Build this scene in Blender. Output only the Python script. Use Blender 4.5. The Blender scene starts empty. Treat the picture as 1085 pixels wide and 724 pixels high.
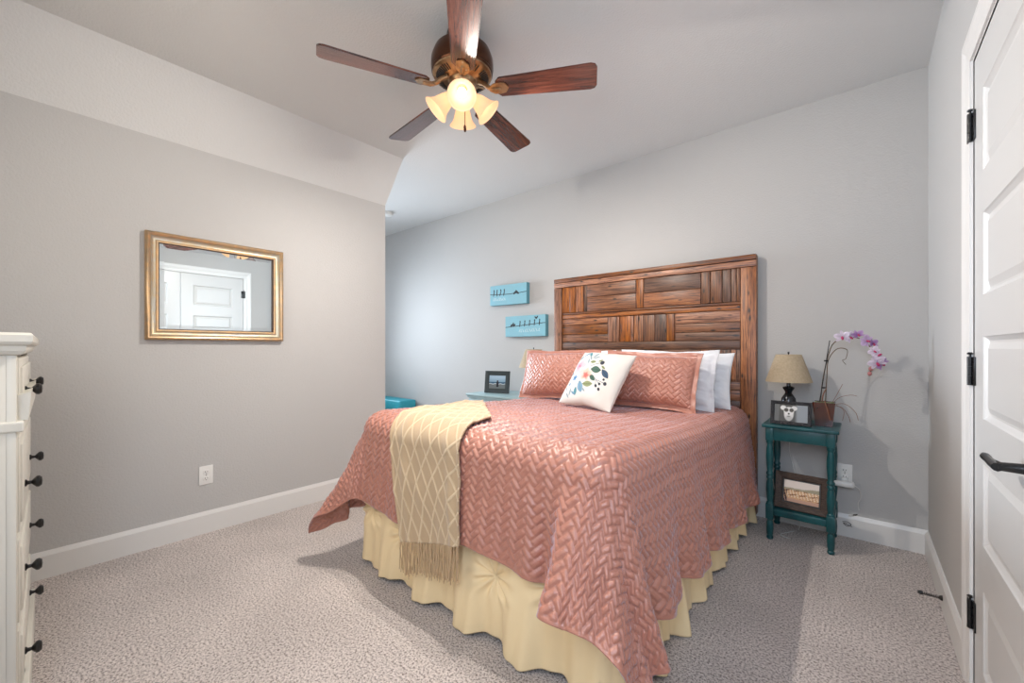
import bpy, bmesh, math, random
import numpy as np
from mathutils import Vector, Matrix
PI = math.pi
random.seed(7)
rng = np.random.default_rng(5)
S = bpy.context.scene
COL = S.collection

# ------------------------------------------------------------------ camera
HC = 1.16
TH = math.atan2(369.5, 435.0)
cam_d = bpy.data.cameras.new('camera')
cam_d.sensor_fit = 'HORIZONTAL'; cam_d.sensor_width = 36.0
cam_d.lens = 435.0 / 1085.0 * 36.0
cam_d.shift_y = 7.0 / 1085.0
cam_d.clip_start = 0.02
cam = bpy.data.objects.new('camera', cam_d); COL.objects.link(cam)
cam.location = (0, 0, HC); cam.rotation_euler = (PI / 2, 0, TH)
S.camera = cam
vs = S.view_settings
vs.view_transform = 'Standard'; vs.look = 'None'; vs.gamma = 1.0; vs.use_curve_mapping = False
vs.exposure = 0.17
S.cycles.use_denoising = True
S.cycles.max_bounces = 10
S.cycles.sample_clamp_indirect = 6.0

# ------------------------------------------------------------------ light
W = bpy.data.worlds.new('world'); S.world = W; W.use_nodes = True
W.node_tree.nodes['Background'].inputs[0].default_value = (0.62, 0.78, 1.0, 1)
W.node_tree.nodes['Background'].inputs[1].default_value = 2.0

def area(name, loc, target, sx, sy, power, color, spread=180):
    l = bpy.data.lights.new(name, 'AREA'); l.shape = 'RECTANGLE'; l.size = sx; l.size_y = sy
    l.energy = power; l.color = color; l.spread = math.radians(spread)
    o = bpy.data.objects.new(name, l); COL.objects.link(o); o.location = loc
    d = Vector(target) - Vector(loc)
    o.rotation_euler = d.to_track_quat('-Z', 'Y').to_euler()
    return o
WINX = -5.62
area('window_daylight', (WINX + 0.02, 2.48, 1.60), (0.0, 1.55, 0.9), 0.80, 1.3, 52, (0.80, 0.90, 1.0), 100)
area('warm_fill', (-1.5, -0.50, 1.75), (-1.6, 1.6, 0.8), 1.6, 1.2, 16, (1.0, 0.88, 0.72))  # added fill with no real lamp, warms the foot side of the bed
area('cool_fill', (0.05, -0.40, 1.7), (-0.50, 2.4, 0.5), 0.4, 1.3, 25, (0.66, 0.80, 1.0))  # added cool fill behind the camera, brightens the quilt's right side
BULB = 5.0
FAN_W = 52.0

# ------------------------------------------------------------------ materials
def _m(name):
    m = bpy.data.materials.new(name); m.use_nodes = True
    nt = m.node_tree; return m, nt, nt.nodes['Principled BSDF']
def rgb(c): return (c[0], c[1], c[2], 1.0)
def mat(name, color, rough=0.5, metal=0.0, var=0.0, vscale=8.0, bump=0.0, bscale=60.0, sheen=0.0, spec=0.5, var2=None, coat=0.0, emit=None):
    m, nt, b = _m(name); L = nt.links
    b.inputs['Base Color'].default_value = rgb(color)
    b.inputs['Roughness'].default_value = rough; b.inputs['Metallic'].default_value = metal
    b.inputs['Specular IOR Level'].default_value = spec
    b.inputs['Sheen Weight'].default_value = sheen; b.inputs['Coat Weight'].default_value = coat
    if emit:
        b.inputs['Emission Color'].default_value = rgb(emit[0]); b.inputs['Emission Strength'].default_value = emit[1]
    tc = nt.nodes.new('ShaderNodeTexCoord')
    if var > 0 or var2:
        n = nt.nodes.new('ShaderNodeTexNoise'); n.inputs['Scale'].default_value = vscale; n.inputs['Detail'].default_value = 4
        L.new(tc.outputs['Object'], n.inputs['Vector'])
        r = nt.nodes.new('ShaderNodeValToRGB')
        c2 = var2 or tuple(x * (1 - var) for x in color)
        r.color_ramp.elements[0].position = 0.35; r.color_ramp.elements[0].color = rgb(c2)
        r.color_ramp.elements[1].position = 0.65; r.color_ramp.elements[1].color = rgb(color)
        L.new(n.outputs['Fac'], r.inputs['Fac']); L.new(r.outputs['Color'], b.inputs['Base Color'])
    if bump > 0:
        n = nt.nodes.new('ShaderNodeTexNoise'); n.inputs['Scale'].default_value = bscale; n.inputs['Detail'].default_value = 3
        L.new(tc.outputs['Object'], n.inputs['Vector'])
        bp = nt.nodes.new('ShaderNodeBump'); bp.inputs['Strength'].default_value = bump; bp.inputs['Distance'].default_value = 0.01
        L.new(n.outputs['Fac'], bp.inputs['Height']); L.new(bp.outputs['Normal'], b.inputs['Normal'])
    return m
def mat_attr(name, rough=0.6, sheen=0.0, bump=0.0, bscale=400.0):
    m, nt, b = _m(name)
    a = nt.nodes.new('ShaderNodeAttribute'); a.attribute_name = 'Col'
    nt.links.new(a.outputs['Color'], b.inputs['Base Color']); b.inputs['Roughness'].default_value = rough
    b.inputs['Sheen Weight'].default_value = sheen
    if bump:
        n = nt.nodes.new('ShaderNodeTexNoise'); n.inputs['Scale'].default_value = bscale
        tc = nt.nodes.new('ShaderNodeTexCoord'); nt.links.new(tc.outputs['Object'], n.inputs['Vector'])
        bp = nt.nodes.new('ShaderNodeBump'); bp.inputs['Strength'].default_value = bump; bp.inputs['Distance'].default_value = 0.003
        nt.links.new(n.outputs['Fac'], bp.inputs['Height']); nt.links.new(bp.outputs['Normal'], b.inputs['Normal'])
    return m
def mat_wood(name, dark, mid, light, rough=0.4, scale=(1, 1, 1), grain=9.0, knots=False, spec=0.5, per_object=False, coat=0.0):
    """wood with grain running along the object's X axis"""
    m, nt, b = _m(name); L = nt.links; N = nt.nodes
    b.inputs['Roughness'].default_value = rough; b.inputs['Specular IOR Level'].default_value = spec
    b.inputs['Coat Weight'].default_value = coat; b.inputs['Coat Roughness'].default_value = 0.25
    tc = N.new('ShaderNodeTexCoord'); mp = N.new('ShaderNodeMapping'); mp.inputs['Scale'].default_value = scale
    L.new(tc.outputs['Object'], mp.inputs['Vector'])
    vec = mp.outputs['Vector']
    oi = N.new('ShaderNodeObjectInfo')
    if per_object:
        mul = N.new('ShaderNodeMath'); mul.operation = 'MULTIPLY'; mul.inputs[1].default_value = 37.0
        L.new(oi.outputs['Random'], mul.inputs[0])
        ad = N.new('ShaderNodeVectorMath'); ad.operation = 'ADD'
        L.new(vec, ad.inputs[0]); L.new(mul.outputs[0], ad.inputs[1]); vec = ad.outputs[0]
    n = N.new('ShaderNodeTexNoise'); n.inputs['Scale'].default_value = grain; n.inputs['Detail'].default_value = 6
    n.inputs['Roughness'].default_value = 0.65; n.inputs['Distortion'].default_value = 0.7
    L.new(vec, n.inputs['Vector'])
    r = N.new('ShaderNodeValToRGB'); e = r.color_ramp.elements
    e[0].position = 0.36; e[0].color = rgb(dark); e[1].position = 0.66; e[1].color = rgb(light)
    x = e.new(0.50); x.color = rgb(mid)
    L.new(n.outputs['Fac'], r.inputs['Fac']); out = r.outputs['Color']
    if per_object:
        h = N.new('ShaderNodeHueSaturation')
        mr = N.new('ShaderNodeMapRange'); mr.inputs['To Min'].default_value = 0.42; mr.inputs['To Max'].default_value = 1.30
        L.new(oi.outputs['Random'], mr.inputs['Value']); L.new(mr.outputs[0], h.inputs['Value'])
        L.new(out, h.inputs['Color']); out = h.outputs['Color']
        m3 = N.new('ShaderNodeMath'); m3.operation = 'MULTIPLY'; m3.inputs[1].default_value = 7.31; m4 = N.new('ShaderNodeMath'); m4.operation = 'FRACT'
        L.new(oi.outputs['Random'], m3.inputs[0]); L.new(m3.outputs[0], m4.inputs[0]); mr2 = N.new('ShaderNodeMapRange'); mr2.inputs['To Min'].default_value = 0.80; mr2.inputs['To Max'].default_value = 1.15
        L.new(m4.outputs[0], mr2.inputs['Value']); L.new(mr2.outputs[0], h.inputs['Saturation'])
    if knots:
        v = N.new('ShaderNodeTexVoronoi'); v.inputs['Scale'].default_value = 5.0; v.inputs['Randomness'].default_value = 1.0
        m2 = N.new('ShaderNodeMapping'); m2.inputs['Scale'].default_value = knots
        L.new(tc.outputs['Object'], m2.inputs['Vector'])
        if per_object:
            a2 = N.new('ShaderNodeVectorMath'); a2.operation = 'ADD'; L.new(m2.outputs[0], a2.inputs[0]); L.new(mul.outputs[0], a2.inputs[1])
            L.new(a2.outputs[0], v.inputs['Vector'])
        else: L.new(m2.outputs[0], v.inputs['Vector'])
        kr = N.new('ShaderNodeValToRGB'); k = kr.color_ramp.elements
        k[0].position = 0.07; k[0].color = (1, 1, 1, 1); k[1].position = 0.20; k[1].color = (0, 0, 0, 1)
        L.new(v.outputs['Distance'], kr.inputs['Fac'])
        mx = N.new('ShaderNodeMixRGB'); mx.inputs['Color2'].default_value = (0.012, 0.006, 0.004, 1)
        L.new(kr.outputs['Color'], mx.inputs['Fac']); L.new(out, mx.inputs['Color1']); out = mx.outputs['Color']
    L.new(out, b.inputs['Base Color'])
    bp = N.new('ShaderNodeBump'); bp.inputs['Strength'].default_value = 0.25; bp.inputs['Distance'].default_value = 0.004
    L.new(n.outputs['Fac'], bp.inputs['Height']); L.new(bp.outputs['Normal'], b.inputs['Normal'])
    return m

M = {}
M['wall'] = mat('wall_paint', (0.50, 0.495, 0.487), 0.75, bump=0.22, bscale=110)
M['ceiling'] = mat('ceiling_paint', (0.645, 0.65, 0.645), 0.85, bump=0.25, bscale=90)
M['trim'] = mat('trim_paint', (0.72, 0.715, 0.70), 0.35)
M['door'] = mat('door_paint', (0.60, 0.60, 0.595), 0.32)
M['black'] = mat('black_metal', (0.012, 0.012, 0.013), 0.30, metal=0.3, spec=0.6)
M['plastic'] = mat('white_plastic', (0.82, 0.82, 0.80), 0.3)
M['slot'] = mat('dark_slot', (0.03, 0.03, 0.03), 0.5)
M['white_wood'] = mat('cream_painted_wood', (0.66, 0.64, 0.575), 0.42, var=0.05, vscale=3)
M['teal'] = mat('teal_painted_wood', (0.008, 0.082, 0.093), 0.33, var2=(0.005, 0.058, 0.066), vscale=14, bump=0.05, bscale=40)
M['bluegrey'] = mat('pale_blue_painted_wood', (0.33, 0.47, 0.50), 0.4, var=0.1)
M['quilt'] = mat('rose_satin_quilt', (0.45, 0.185, 0.130), 0.38, sheen=0.6, bump=0.22, bscale=160, spec=0.7)
_q = M['quilt'].node_tree.nodes['Principled BSDF']; _q.inputs['Sheen Tint'].default_value = (0.72, 0.80, 1.0, 1); _q.inputs['Sheen Roughness'].default_value = 0.35; _q.inputs['Coat Weight'].default_value = 0.35; _q.inputs['Coat Roughness'].default_value = 0.38
M['skirt'] = mat('cream_skirt_cloth', (0.88, 0.70, 0.42), 0.75, sheen=0.1)
M['white_cloth'] = mat('white_cotton', (0.78, 0.79, 0.82), 0.8, bump=0.1, bscale=30)
M['mattress'] = mat('mattress_ticking', (0.7, 0.68, 0.64), 0.85)
M['gold'] = mat('brushed_gold_leaf', (0.60, 0.38, 0.20), 0.34, metal=0.75, var2=(0.46, 0.34, 0.22), vscale=30)
M['silver'] = mat('champagne_silver_leaf', (0.50, 0.48, 0.42), 0.38, metal=0.7, var2=(0.55, 0.44, 0.28), vscale=22)
M['darklip'] = mat('dark_lip', (0.06, 0.03, 0.02), 0.4)
M['bronze'] = mat('oiled_bronze', (0.085, 0.035, 0.018), 0.28, metal=0.85)
M['brass'] = mat('antique_brass', (0.46, 0.31, 0.18), 0.28, metal=0.9, var2=(0.26, 0.15, 0.08), vscale=25)
M['shade_linen'] = None
M['pot'] = mat('glazed_brown_pot', (0.045, 0.010, 0.006), 0.15, var2=(0.09, 0.022, 0.012), vscale=18, coat=0.5)
M['moss'] = mat('green_moss', (0.10, 0.17, 0.05), 0.9, var2=(0.28, 0.30, 0.16), vscale=70, bump=0.8, bscale=150)
M['stem'] = mat('orchid_stem', (0.045, 0.05, 0.02), 0.5, var2=(0.16, 0.08, 0.04), vscale=60)
M['petal'] = None
M['lip'] = mat('orchid_lip', (0.45, 0.03, 0.12), 0.5)
M['magenta'] = mat('orchid_purple', (0.36, 0.14, 0.45), 0.5)
M['bud'] = mat('orchid_bud', (0.42, 0.16, 0.16), 0.5)
M['barn'] = mat_wood('barnwood_frame', (0.02, 0.010, 0.006), (0.045, 0.025, 0.016), (0.10, 0.06, 0.04), 0.6, (4, 30, 30))
M['blackframe'] = mat('black_carved_frame', (0.010, 0.010, 0.012), 0.3, var2=(0.04, 0.04, 0.045), vscale=120, bump=0.8, bscale=180)
M['urn'] = mat('gunmetal_lamp_base', (0.05, 0.052, 0.058), 0.18, metal=0.8)
M['greyframe'] = mat('dark_teal_frame', (0.035, 0.05, 0.055), 0.5, bump=0.3, bscale=100)
M['glass'] = None
M['teal_cushion'] = mat('turquoise_cushion', (0.03, 0.36, 0.45), 0.5, var=0.15, bump=0.2, bscale=20)
M['canvas_side'] = mat('blue_canvas_side', (0.12, 0.33, 0.41), 0.7)
M['cord'] = mat('white_cord', (0.7, 0.7, 0.68), 0.4)
M['blade'] = mat_wood('cherry_blade', (0.028, 0.007, 0.005), (0.10, 0.026, 0.015), (0.19, 0.06, 0.035), 0.22, (0.8, 11, 11), grain=5.0, spec=0.7, coat=0.4)
M['plank'] = mat_wood('reclaimed_plank', (0.040, 0.012, 0.005), (0.27, 0.085, 0.022), (0.45, 0.17, 0.05), 0.42, (1.0, 20, 20), grain=5.5, knots=(1.6, 4.2, 4.2), per_object=True, spec=0.6)
M['plank_frame'] = mat_wood('reclaimed_rail', (0.075, 0.024, 0.009), (0.25, 0.10, 0.035), (0.42, 0.19, 0.07), 0.36, (0.8, 14, 14), grain=4.5, knots=(1.0, 4.0, 4.0), spec=0.6)
M['print'] = mat_attr('printed_cotton', 0.8, sheen=0.1, bump=0.25)
M['canvas'] = mat_attr('painted_canvas', 0.7, bump=0.1)
M['photo'] = mat_attr('glossy_photo', 0.25)

def special_materials():
    # mirror
    m, nt, b = _m('mirror_glass'); b.inputs['Metallic'].default_value = 1; b.inputs['Roughness'].default_value = 0.01
    b.inputs['Base Color'].default_value = (0.86, 0.93, 0.95, 1); M['mirror'] = m
    # linen lamp shade
    m, nt, b = _m('linen_shade'); N = nt.nodes; L = nt.links
    tc = N.new('ShaderNodeTexCoord'); n = N.new('ShaderNodeTexNoise'); n.inputs['Scale'].default_value = 90; n.inputs['Detail'].default_value = 6
    L.new(tc.outputs['Object'], n.inputs['Vector'])
    r = N.new('ShaderNodeValToRGB'); r.color_ramp.elements[0].color = (0.36, 0.27, 0.17, 1); r.color_ramp.elements[1].color = (0.66, 0.55, 0.39, 1)
    L.new(n.outputs['Fac'], r.inputs['Fac']); L.new(r.outputs['Color'], b.inputs['Base Color'])
    b.inputs['Roughness'].default_value = 0.8
    t = N.new('ShaderNodeBsdfTranslucent'); t.inputs[0].default_value = (0.6, 0.48, 0.32, 1)
    mx = N.new('ShaderNodeMixShader'); mx.inputs[0].default_value = 0.2
    L.new(b.outputs[0], mx.inputs[1]); L.new(t.outputs[0], mx.inputs[2]); L.new(mx.outputs[0], N['Material Output'].inputs['Surface'])
    M['shade_linen'] = m
    # frosted fan glass (lit from its bulb)
    m, nt, b = _m('frosted_amber_glass'); N = nt.nodes; L = nt.links
    b.inputs['Base Color'].default_value = (0.80, 0.62, 0.42, 1); b.inputs['Roughness'].default_value = 0.35
    b.inputs['Emission Color'].default_value = (1.0, 0.74, 0.48, 1); b.inputs['Emission Strength'].default_value = 0.55
    t = N.new('ShaderNodeBsdfTranslucent'); t.inputs[0].default_value = (0.85, 0.62, 0.38, 1)
    mx = N.new('ShaderNodeMixShader'); mx.inputs[0].default_value = 0.35
    L.new(b.outputs[0], mx.inputs[1]); L.new(t.outputs[0], mx.inputs[2]); L.new(mx.outputs[0], N['Material Output'].inputs['Surface'])
    M['frosted'] = m
    m, nt, b = _m('glowing_bulb'); b.inputs['Base Color'].default_value = (1, 0.9, 0.75, 1)
    b.inputs['Emission Color'].default_value = (1.0, 0.83, 0.64, 1); b.inputs['Emission Strength'].default_value = BULB; M['bulb'] = m
    # petals
    m, nt, b = _m('orchid_petal'); N = nt.nodes; L = nt.links
    a = N.new('ShaderNodeAttribute'); a.attribute_name = 'Col'; L.new(a.outputs['Color'], b.inputs['Base Color'])
    b.inputs['Roughness'].default_value = 0.5; t = N.new('ShaderNodeBsdfTranslucent'); L.new(a.outputs['Color'], t.inputs[0])
    mx = N.new('ShaderNodeMixShader'); mx.inputs[0].default_value = 0.3
    L.new(b.outputs[0], mx.inputs[1]); L.new(t.outputs[0], mx.inputs[2]); L.new(mx.outputs[0], N['Material Output'].inputs['Surface'])
    M['petal'] = m
    # carpet
    m, nt, b = _m('cut_pile_carpet'); N = nt.nodes; L = nt.links; b.inputs['Roughness'].default_value = 0.95
    b.inputs['Specular IOR Level'].default_value = 0.1; b.inputs['Sheen Weight'].default_value = 0.2
    tc = N.new('ShaderNodeTexCoord')
    n = N.new('ShaderNodeTexNoise'); n.inputs['Scale'].default_value = 120; n.inputs['Detail'].default_value = 6; n.inputs['Roughness'].default_value = 0.8
    L.new(tc.outputs['Object'], n.inputs['Vector'])
    r = N.new('ShaderNodeValToRGB'); e = r.color_ramp.elements
    e[0].position = 0.42; e[0].color = (0.13, 0.095, 0.08, 1); e[1].position = 0.55; e[1].color = (0.82, 0.74, 0.70, 1)
    x = e.new(0.47); x.color = (0.56, 0.48, 0.445, 1)
    L.new(n.outputs['Fac'], r.inputs['Fac'])
    n2 = N.new('ShaderNodeTexNoise'); n2.inputs['Scale'].default_value = 2.2; n2.inputs['Detail'].default_value = 2
    L.new(tc.outputs['Object'], n2.inputs['Vector'])
    h = N.new('ShaderNodeHueSaturation'); mr = N.new('ShaderNodeMapRange'); mr.inputs['From Min'].default_value = 0.3; mr.inputs['From Max'].default_value = 0.7
    mr.inputs['To Min'].default_value = 0.88; mr.inputs['To Max'].default_value = 1.1
    L.new(n2.outputs['Fac'], mr.inputs['Value']); L.new(mr.outputs[0], h.inputs['Value']); L.new(r.outputs['Color'], h.inputs['Color'])
    L.new(h.outputs['Color'], b.inputs['Base Color'])
    bp = N.new('ShaderNodeBump'); bp.inputs['Strength'].default_value = 0.9; bp.inputs['Distance'].default_value = 0.012
    L.new(n.outputs['Fac'], bp.inputs['Height']); L.new(bp.outputs['Normal'], b.inputs['Normal'])
    M['carpet'] = m
    # knitted throw
    m, nt, b = _m('tan_knit'); N = nt.nodes; L = nt.links; b.inputs['Roughness'].default_value = 0.85; b.inputs['Sheen Weight'].default_value = 0.3
    b.inputs['Base Color'].default_value = (0.52, 0.36, 0.20, 1)
    uv = N.new('ShaderNodeTexCoord'); w = N.new('ShaderNodeTexWave'); w.inputs['Scale'].default_value = 70; w.inputs['Distortion'].default_value = 0.6
    L.new(uv.outputs['Object'], w.inputs['Vector'])
    bp = N.new('ShaderNodeBump'); bp.inputs['Strength'].default_value = 0.35; bp.inputs['Distance'].default_value = 0.002
    L.new(w.outputs['Fac'], bp.inputs['Height']); L.new(bp.outputs['Normal'], b.inputs['Normal'])
    M['knit'] = m
    m = m.copy(); m.name = 'tan_knit_diamonds'; nt = m.node_tree; a = nt.nodes.new('ShaderNodeAttribute'); a.attribute_name = 'Col'
    nt.links.new(a.outputs['Color'], nt.nodes['Principled BSDF'].inputs['Base Color']); M['knit_pattern'] = m
    # clear window glass
    m, nt, b = _m('window_pane'); b.inputs['Transmission Weight'].default_value = 1; b.inputs['Roughness'].default_value = 0.0
    b.inputs['IOR'].default_value = 1.02; M['glass'] = m
special_materials()

# ------------------------------------------------------------------ helpers
def tag(o, label=None, cat=None, group=None, kind=None):
    if label: o['label'] = label
    if cat: o['category'] = cat
    if group: o['group'] = group
    if kind: o['kind'] = kind
    return o
def wloc(o):
    v = Vector((0, 0, 0))
    while o: v += Vector(o.location); o = o.parent
    return v
def thing(name, loc, label, cat, group=None, rz=0.0):
    o = bpy.data.objects.new(name, None); COL.objects.link(o); o.location = loc; o.rotation_euler[2] = rz
    o.empty_display_size = 0.1
    return tag(o, label, cat, group)
class MB:
    def __init__(s): s.bm = bmesh.new()
    def _merge(s, b2, mtx=None):
        if mtx is not None: b2.transform(mtx)
        me = bpy.data.meshes.new('t'); b2.to_mesh(me); b2.free(); s.bm.from_mesh(me); bpy.data.meshes.remove(me)
        return s
    def box(s, x0, x1, y0, y1, z0, z1, bev=0.0, seg=2, mtx=None):
        b = bmesh.new(); bmesh.ops.create_cube(b, size=1.0)
        for v in b.verts:
            v.co = Vector(((x0 + x1) / 2 + v.co.x * (x1 - x0), (y0 + y1) / 2 + v.co.y * (y1 - y0), (z0 + z1) / 2 + v.co.z * (z1 - z0)))
        if bev > 0: bmesh.ops.bevel(b, geom=list(b.edges), offset=bev, segments=seg, affect='EDGES', profile=0.5)
        return s._merge(b, mtx)
    def lathe(s, prof, center=(0, 0, 0), n=32, mtx=None, cap=True):
        b = bmesh.new(); rings = []
        for r, z in prof:
            rings.append([b.verts.new((r * math.cos(2 * PI * i / n), r * math.sin(2 * PI * i / n), z)) for i in range(n)])
        for a, c in zip(rings[:-1], rings[1:]):
            for i in range(n): b.faces.new((a[i], a[(i + 1) % n], c[(i + 1) % n], c[i]))
        if cap:
            if prof[0][0] > 1e-5: b.faces.new(list(reversed(rings[0])))
            if prof[-1][0] > 1e-5: b.faces.new(rings[-1])
        bmesh.ops.remove_doubles(b, verts=b.verts, dist=1e-6)
        bmesh.ops.recalc_face_normals(b, faces=b.faces)
        return s._merge(b, (mtx if mtx is not None else Matrix.Translation(center)))
    def tube(s, pts, r, n=8, closed=False):
        pts = [Vector(p) for p in pts]; b = bmesh.new(); rings = []; m = len(pts)
        up = Vector((0, 0, 1)); prev = None
        for i, p in enumerate(pts):
            if closed: t = pts[(i + 1) % m] - pts[i - 1]
            else: t = pts[min(i + 1, m - 1)] - pts[max(i - 1, 0)]
            t.normalize()
            if prev is None:
                a = t.cross(up)
                if a.length < 1e-3: a = t.cross(Vector((1, 0, 0)))
            else: a = prev - t * prev.dot(t)
            a.normalize(); prev = a; c = t.cross(a)
            rr = r[i] if isinstance(r, (list, tuple)) else r
            rings.append([b.verts.new(p + (a * math.cos(2 * PI * k / n) + c * math.sin(2 * PI * k / n)) * rr) for k in range(n)])
        prs = list(zip(rings[:-1], rings[1:])) + ([(rings[-1], rings[0])] if closed else [])
        for a, c in prs:
            for k in range(n): b.faces.new((a[k], a[(k + 1) % n], c[(k + 1) % n], c[k]))
        if not closed: b.faces.new(rings[0][::-1]); b.faces.new(rings[-1])
        bmesh.ops.recalc_face_normals(b, faces=b.faces)
        return s._merge(b)
    def prism(s, poly, z0, z1, mtx=None, bev=0.0):
        b = bmesh.new(); lo = [b.verts.new((p[0], p[1], z0)) for p in poly]; hi = [b.verts.new((p[0], p[1], z1)) for p in poly]
        n = len(poly); b.faces.new(lo[::-1]); b.faces.new(hi)
        for i in range(n): b.faces.new((lo[i], lo[(i + 1) % n], hi[(i + 1) % n], hi[i]))
        bmesh.ops.recalc_face_normals(b, faces=b.faces)
        if bev > 0: bmesh.ops.bevel(b, geom=list(b.edges), offset=bev, segments=2, affect='EDGES')
        return s._merge(b, mtx)
    def sphere(s, c, r, sc=(1, 1, 1), sub=2, mtx=None):
        b = bmesh.new(); bmesh.ops.create_icosphere(b, subdivisions=sub, radius=r)
        for v in b.verts: v.co = Vector((v.co.x * sc[0], v.co.y * sc[1], v.co.z * sc[2]))
        return s._merge(b, (Matrix.Translation(c) @ mtx) if mtx is not None else Matrix.Translation(c))
    def quads(s, verts, faces):
        b = bmesh.new(); vv = [b.verts.new(v) for v in verts]
        for f in faces: b.faces.new([vv[i] for i in f])
        bmesh.ops.recalc_face_normals(b, faces=b.faces)
        return s._merge(b)
    def build(s, name, m, parent=None, local=False, smooth=True, angle=35, origin=None):
        me = bpy.data.meshes.new(name); s.bm.to_mesh(me); s.bm.free()
        o = bpy.data.objects.new(name, me); COL.objects.link(o)
        if parent: o.parent = parent
        if origin is not None:
            o.location = Vector(origin) - (wloc(parent) if parent else Vector((0, 0, 0)))
        if not local: me.transform(Matrix.Translation(-wloc(o)))
        me.materials.append(m)
        if smooth:
            me.polygons.foreach_set('use_smooth', [True] * len(me.polygons))
            try: me.set_sharp_from_angle(angle=math.radians(angle))
            except Exception: pass
        return o
def grid_mesh(name, P, m, parent=None, origin=None, flip=False, col=None, closed_u=False, mask=None):
    """P: array (nu, nv, 3) of world points"""
    nu, nv = P.shape[:2]
    org = np.array(origin if origin is not None else (0, 0, 0), float)
    pts = (P.reshape(-1, 3) - org)
    idx = np.arange(nu * nv).reshape(nu, nv)
    if closed_u:
        a = idx; b_ = np.roll(idx, -1, 0)
        q = np.stack([a[:, :-1], b_[:, :-1], b_[:, 1:], a[:, 1:]], -1)
    else:
        q = np.stack([idx[:-1, :-1], idx[1:, :-1], idx[1:, 1:], idx[:-1, 1:]], -1)
    if mask is not None: q = q[mask]
    q = q.reshape(-1, 4)
    if flip: q = q[:, ::-1]
    me = bpy.data.meshes.new(name)
    me.vertices.add(len(pts)); me.vertices.foreach_set('co', pts.astype(np.float32).ravel())
    me.loops.add(q.size); me.loops.foreach_set('vertex_index', q.astype(np.int32).ravel())
    me.polygons.add(len(q)); me.polygons.foreach_set('loop_start', (np.arange(len(q)) * 4).astype(np.int32))
    me.polygons.foreach_set('use_smooth', np.ones(len(q), bool))
    me.update(calc_edges=True); me.validate()
    if col is not None:
        a = me.color_attributes.new('Col', 'FLOAT_COLOR', 'POINT')
        c = np.ones((len(pts), 4), np.float32); c[:, :3] = col.reshape(-1, 3); a.data.foreach_set('color', c.ravel())
    me.materials.append(m)
    o = bpy.data.objects.new(name, me); COL.objects.link(o)
    if parent: o.parent = parent; o.location = Vector(org) - wloc(parent)
    else: o.location = org
    return o
def normals(P):
    du = np.gradient(P, axis=0); dv = np.gradient(P, axis=1)
    n = np.cross(du, dv); n /= (np.linalg.norm(n, axis=-1, keepdims=True) + 1e-12); return n
def solid(o, th, off=-1.0):
    md = o.modifiers.new('thickness', 'SOLIDIFY'); md.thickness = th; md.offset = off; return o
def herring(U, V, w, n=3):
    i = np.floor(U / w); j = np.floor(V / w); fu = U / w - i; fv = V / w - j
    k = np.mod(i - j, 2 * n); hz = k < n
    x = np.where(hz, k + fu, fu); y = np.where(hz, fv, (2 * n - 1 - k) + fv)
    lx = np.where(hz, n, 1); ly = np.where(hz, 1, n)
    d = np.minimum(np.minimum(x, lx - x), np.minimum(y, ly - y))
    d = np.clip(d * 2.3, 0, 1)
    return 1 - (1 - d) ** 2.8, hz
def snoise(x, y, seed=0, k=5):
    r = np.random.default_rng(seed); o = 0
    for a in range(k):
        f = 2.0 ** (a * 0.7); t = r.uniform(0, 2 * PI); o = o + np.sin((x * math.cos(t) + y * math.sin(t)) * f + r.uniform(0, 6)) / f
    return o / 2
def mixc(C_, m_, c): return C_ * (1 - m_[..., None]) + np.array(c) * m_[..., None]
def struct(o): o['kind'] = 'structure'; return o

# ------------------------------------------------------------------ room
BX, LX, RX, H, HL = 3.271, -3.14, 0.289, 2.745, 2.394
YE = 2.00            # end of the left wall, alcove starts here
BACK = -0.62
def wall(name, x0, x1, y0, y1, z0=0, z1=H + 0.12):
    return struct(MB().box(x0, x1, y0, y1, z0, z1).build(name, M['wall'], smooth=False))
wall('wall_left', LX - 0.12, LX, BACK, YE)
wall('wall_head', WINX - 0.14, RX + 0.12, BX, BX + 0.12)
wall('wall_alcove', WINX - 0.14, LX - 0.12, YE - 0.12, YE)
# right wall with the closet door opening
DY0, DY1, DZ = 0.655, 2.058, 2.125
mb = MB()
mb.box(RX, RX + 0.12, DY1, BX, 0, H + 0.12); mb.box(RX, RX + 0.12, BACK, DY0, 0, H + 0.12); mb.box(RX, RX + 0.12, DY0, DY1, DZ, H + 0.12)
struct(mb.build('wall_right', M['wall'], smooth=False))
wall('wall_back', LX - 0.12, RX + 0.12, BACK - 0.12, BACK)
# window wall
wy0, wy1, wz0, wz1 = 2.06, 2.92, 0.95, 2.25
mb = MB()
mb.box(WINX - 0.14, WINX, YE, wy0, 0, H + 0.12); mb.box(WINX - 0.14, WINX, wy1, BX, 0, H + 0.12)
mb.box(WINX - 0.14, WINX, wy0, wy1, 0, wz0); mb.box(WINX - 0.14, WINX, wy0, wy1, wz1, H + 0.12)
struct(mb.build('wall_window', M['wall'], smooth=False))
mb = MB()
for a, b in ((wy0, wy0 + 0.04), (wy1 - 0.04, wy1), ((wy0 + wy1) / 2 - 0.015, (wy0 + wy1) / 2 + 0.015)): mb.box(WINX - 0.09, WINX - 0.05, a, b, wz0, wz1)
for a, b in ((wz0, wz0 + 0.04), (wz1 - 0.04, wz1), (1.58, 1.62)): mb.box(WINX - 0.09, WINX - 0.05, wy0, wy1, a, b)
wn = struct(mb.build('window_1', M['trim']))
struct(MB().box(WINX - 0.072, WINX - 0.068, wy0, wy1, wz0, wz1).build('pane', M['glass'], wn))
struct(MB().box(WINX - 6, RX + 1, BACK - 0.5, BX + 0.5, -0.1, 0).build('floor', M['carpet'], smooth=False))
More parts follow.
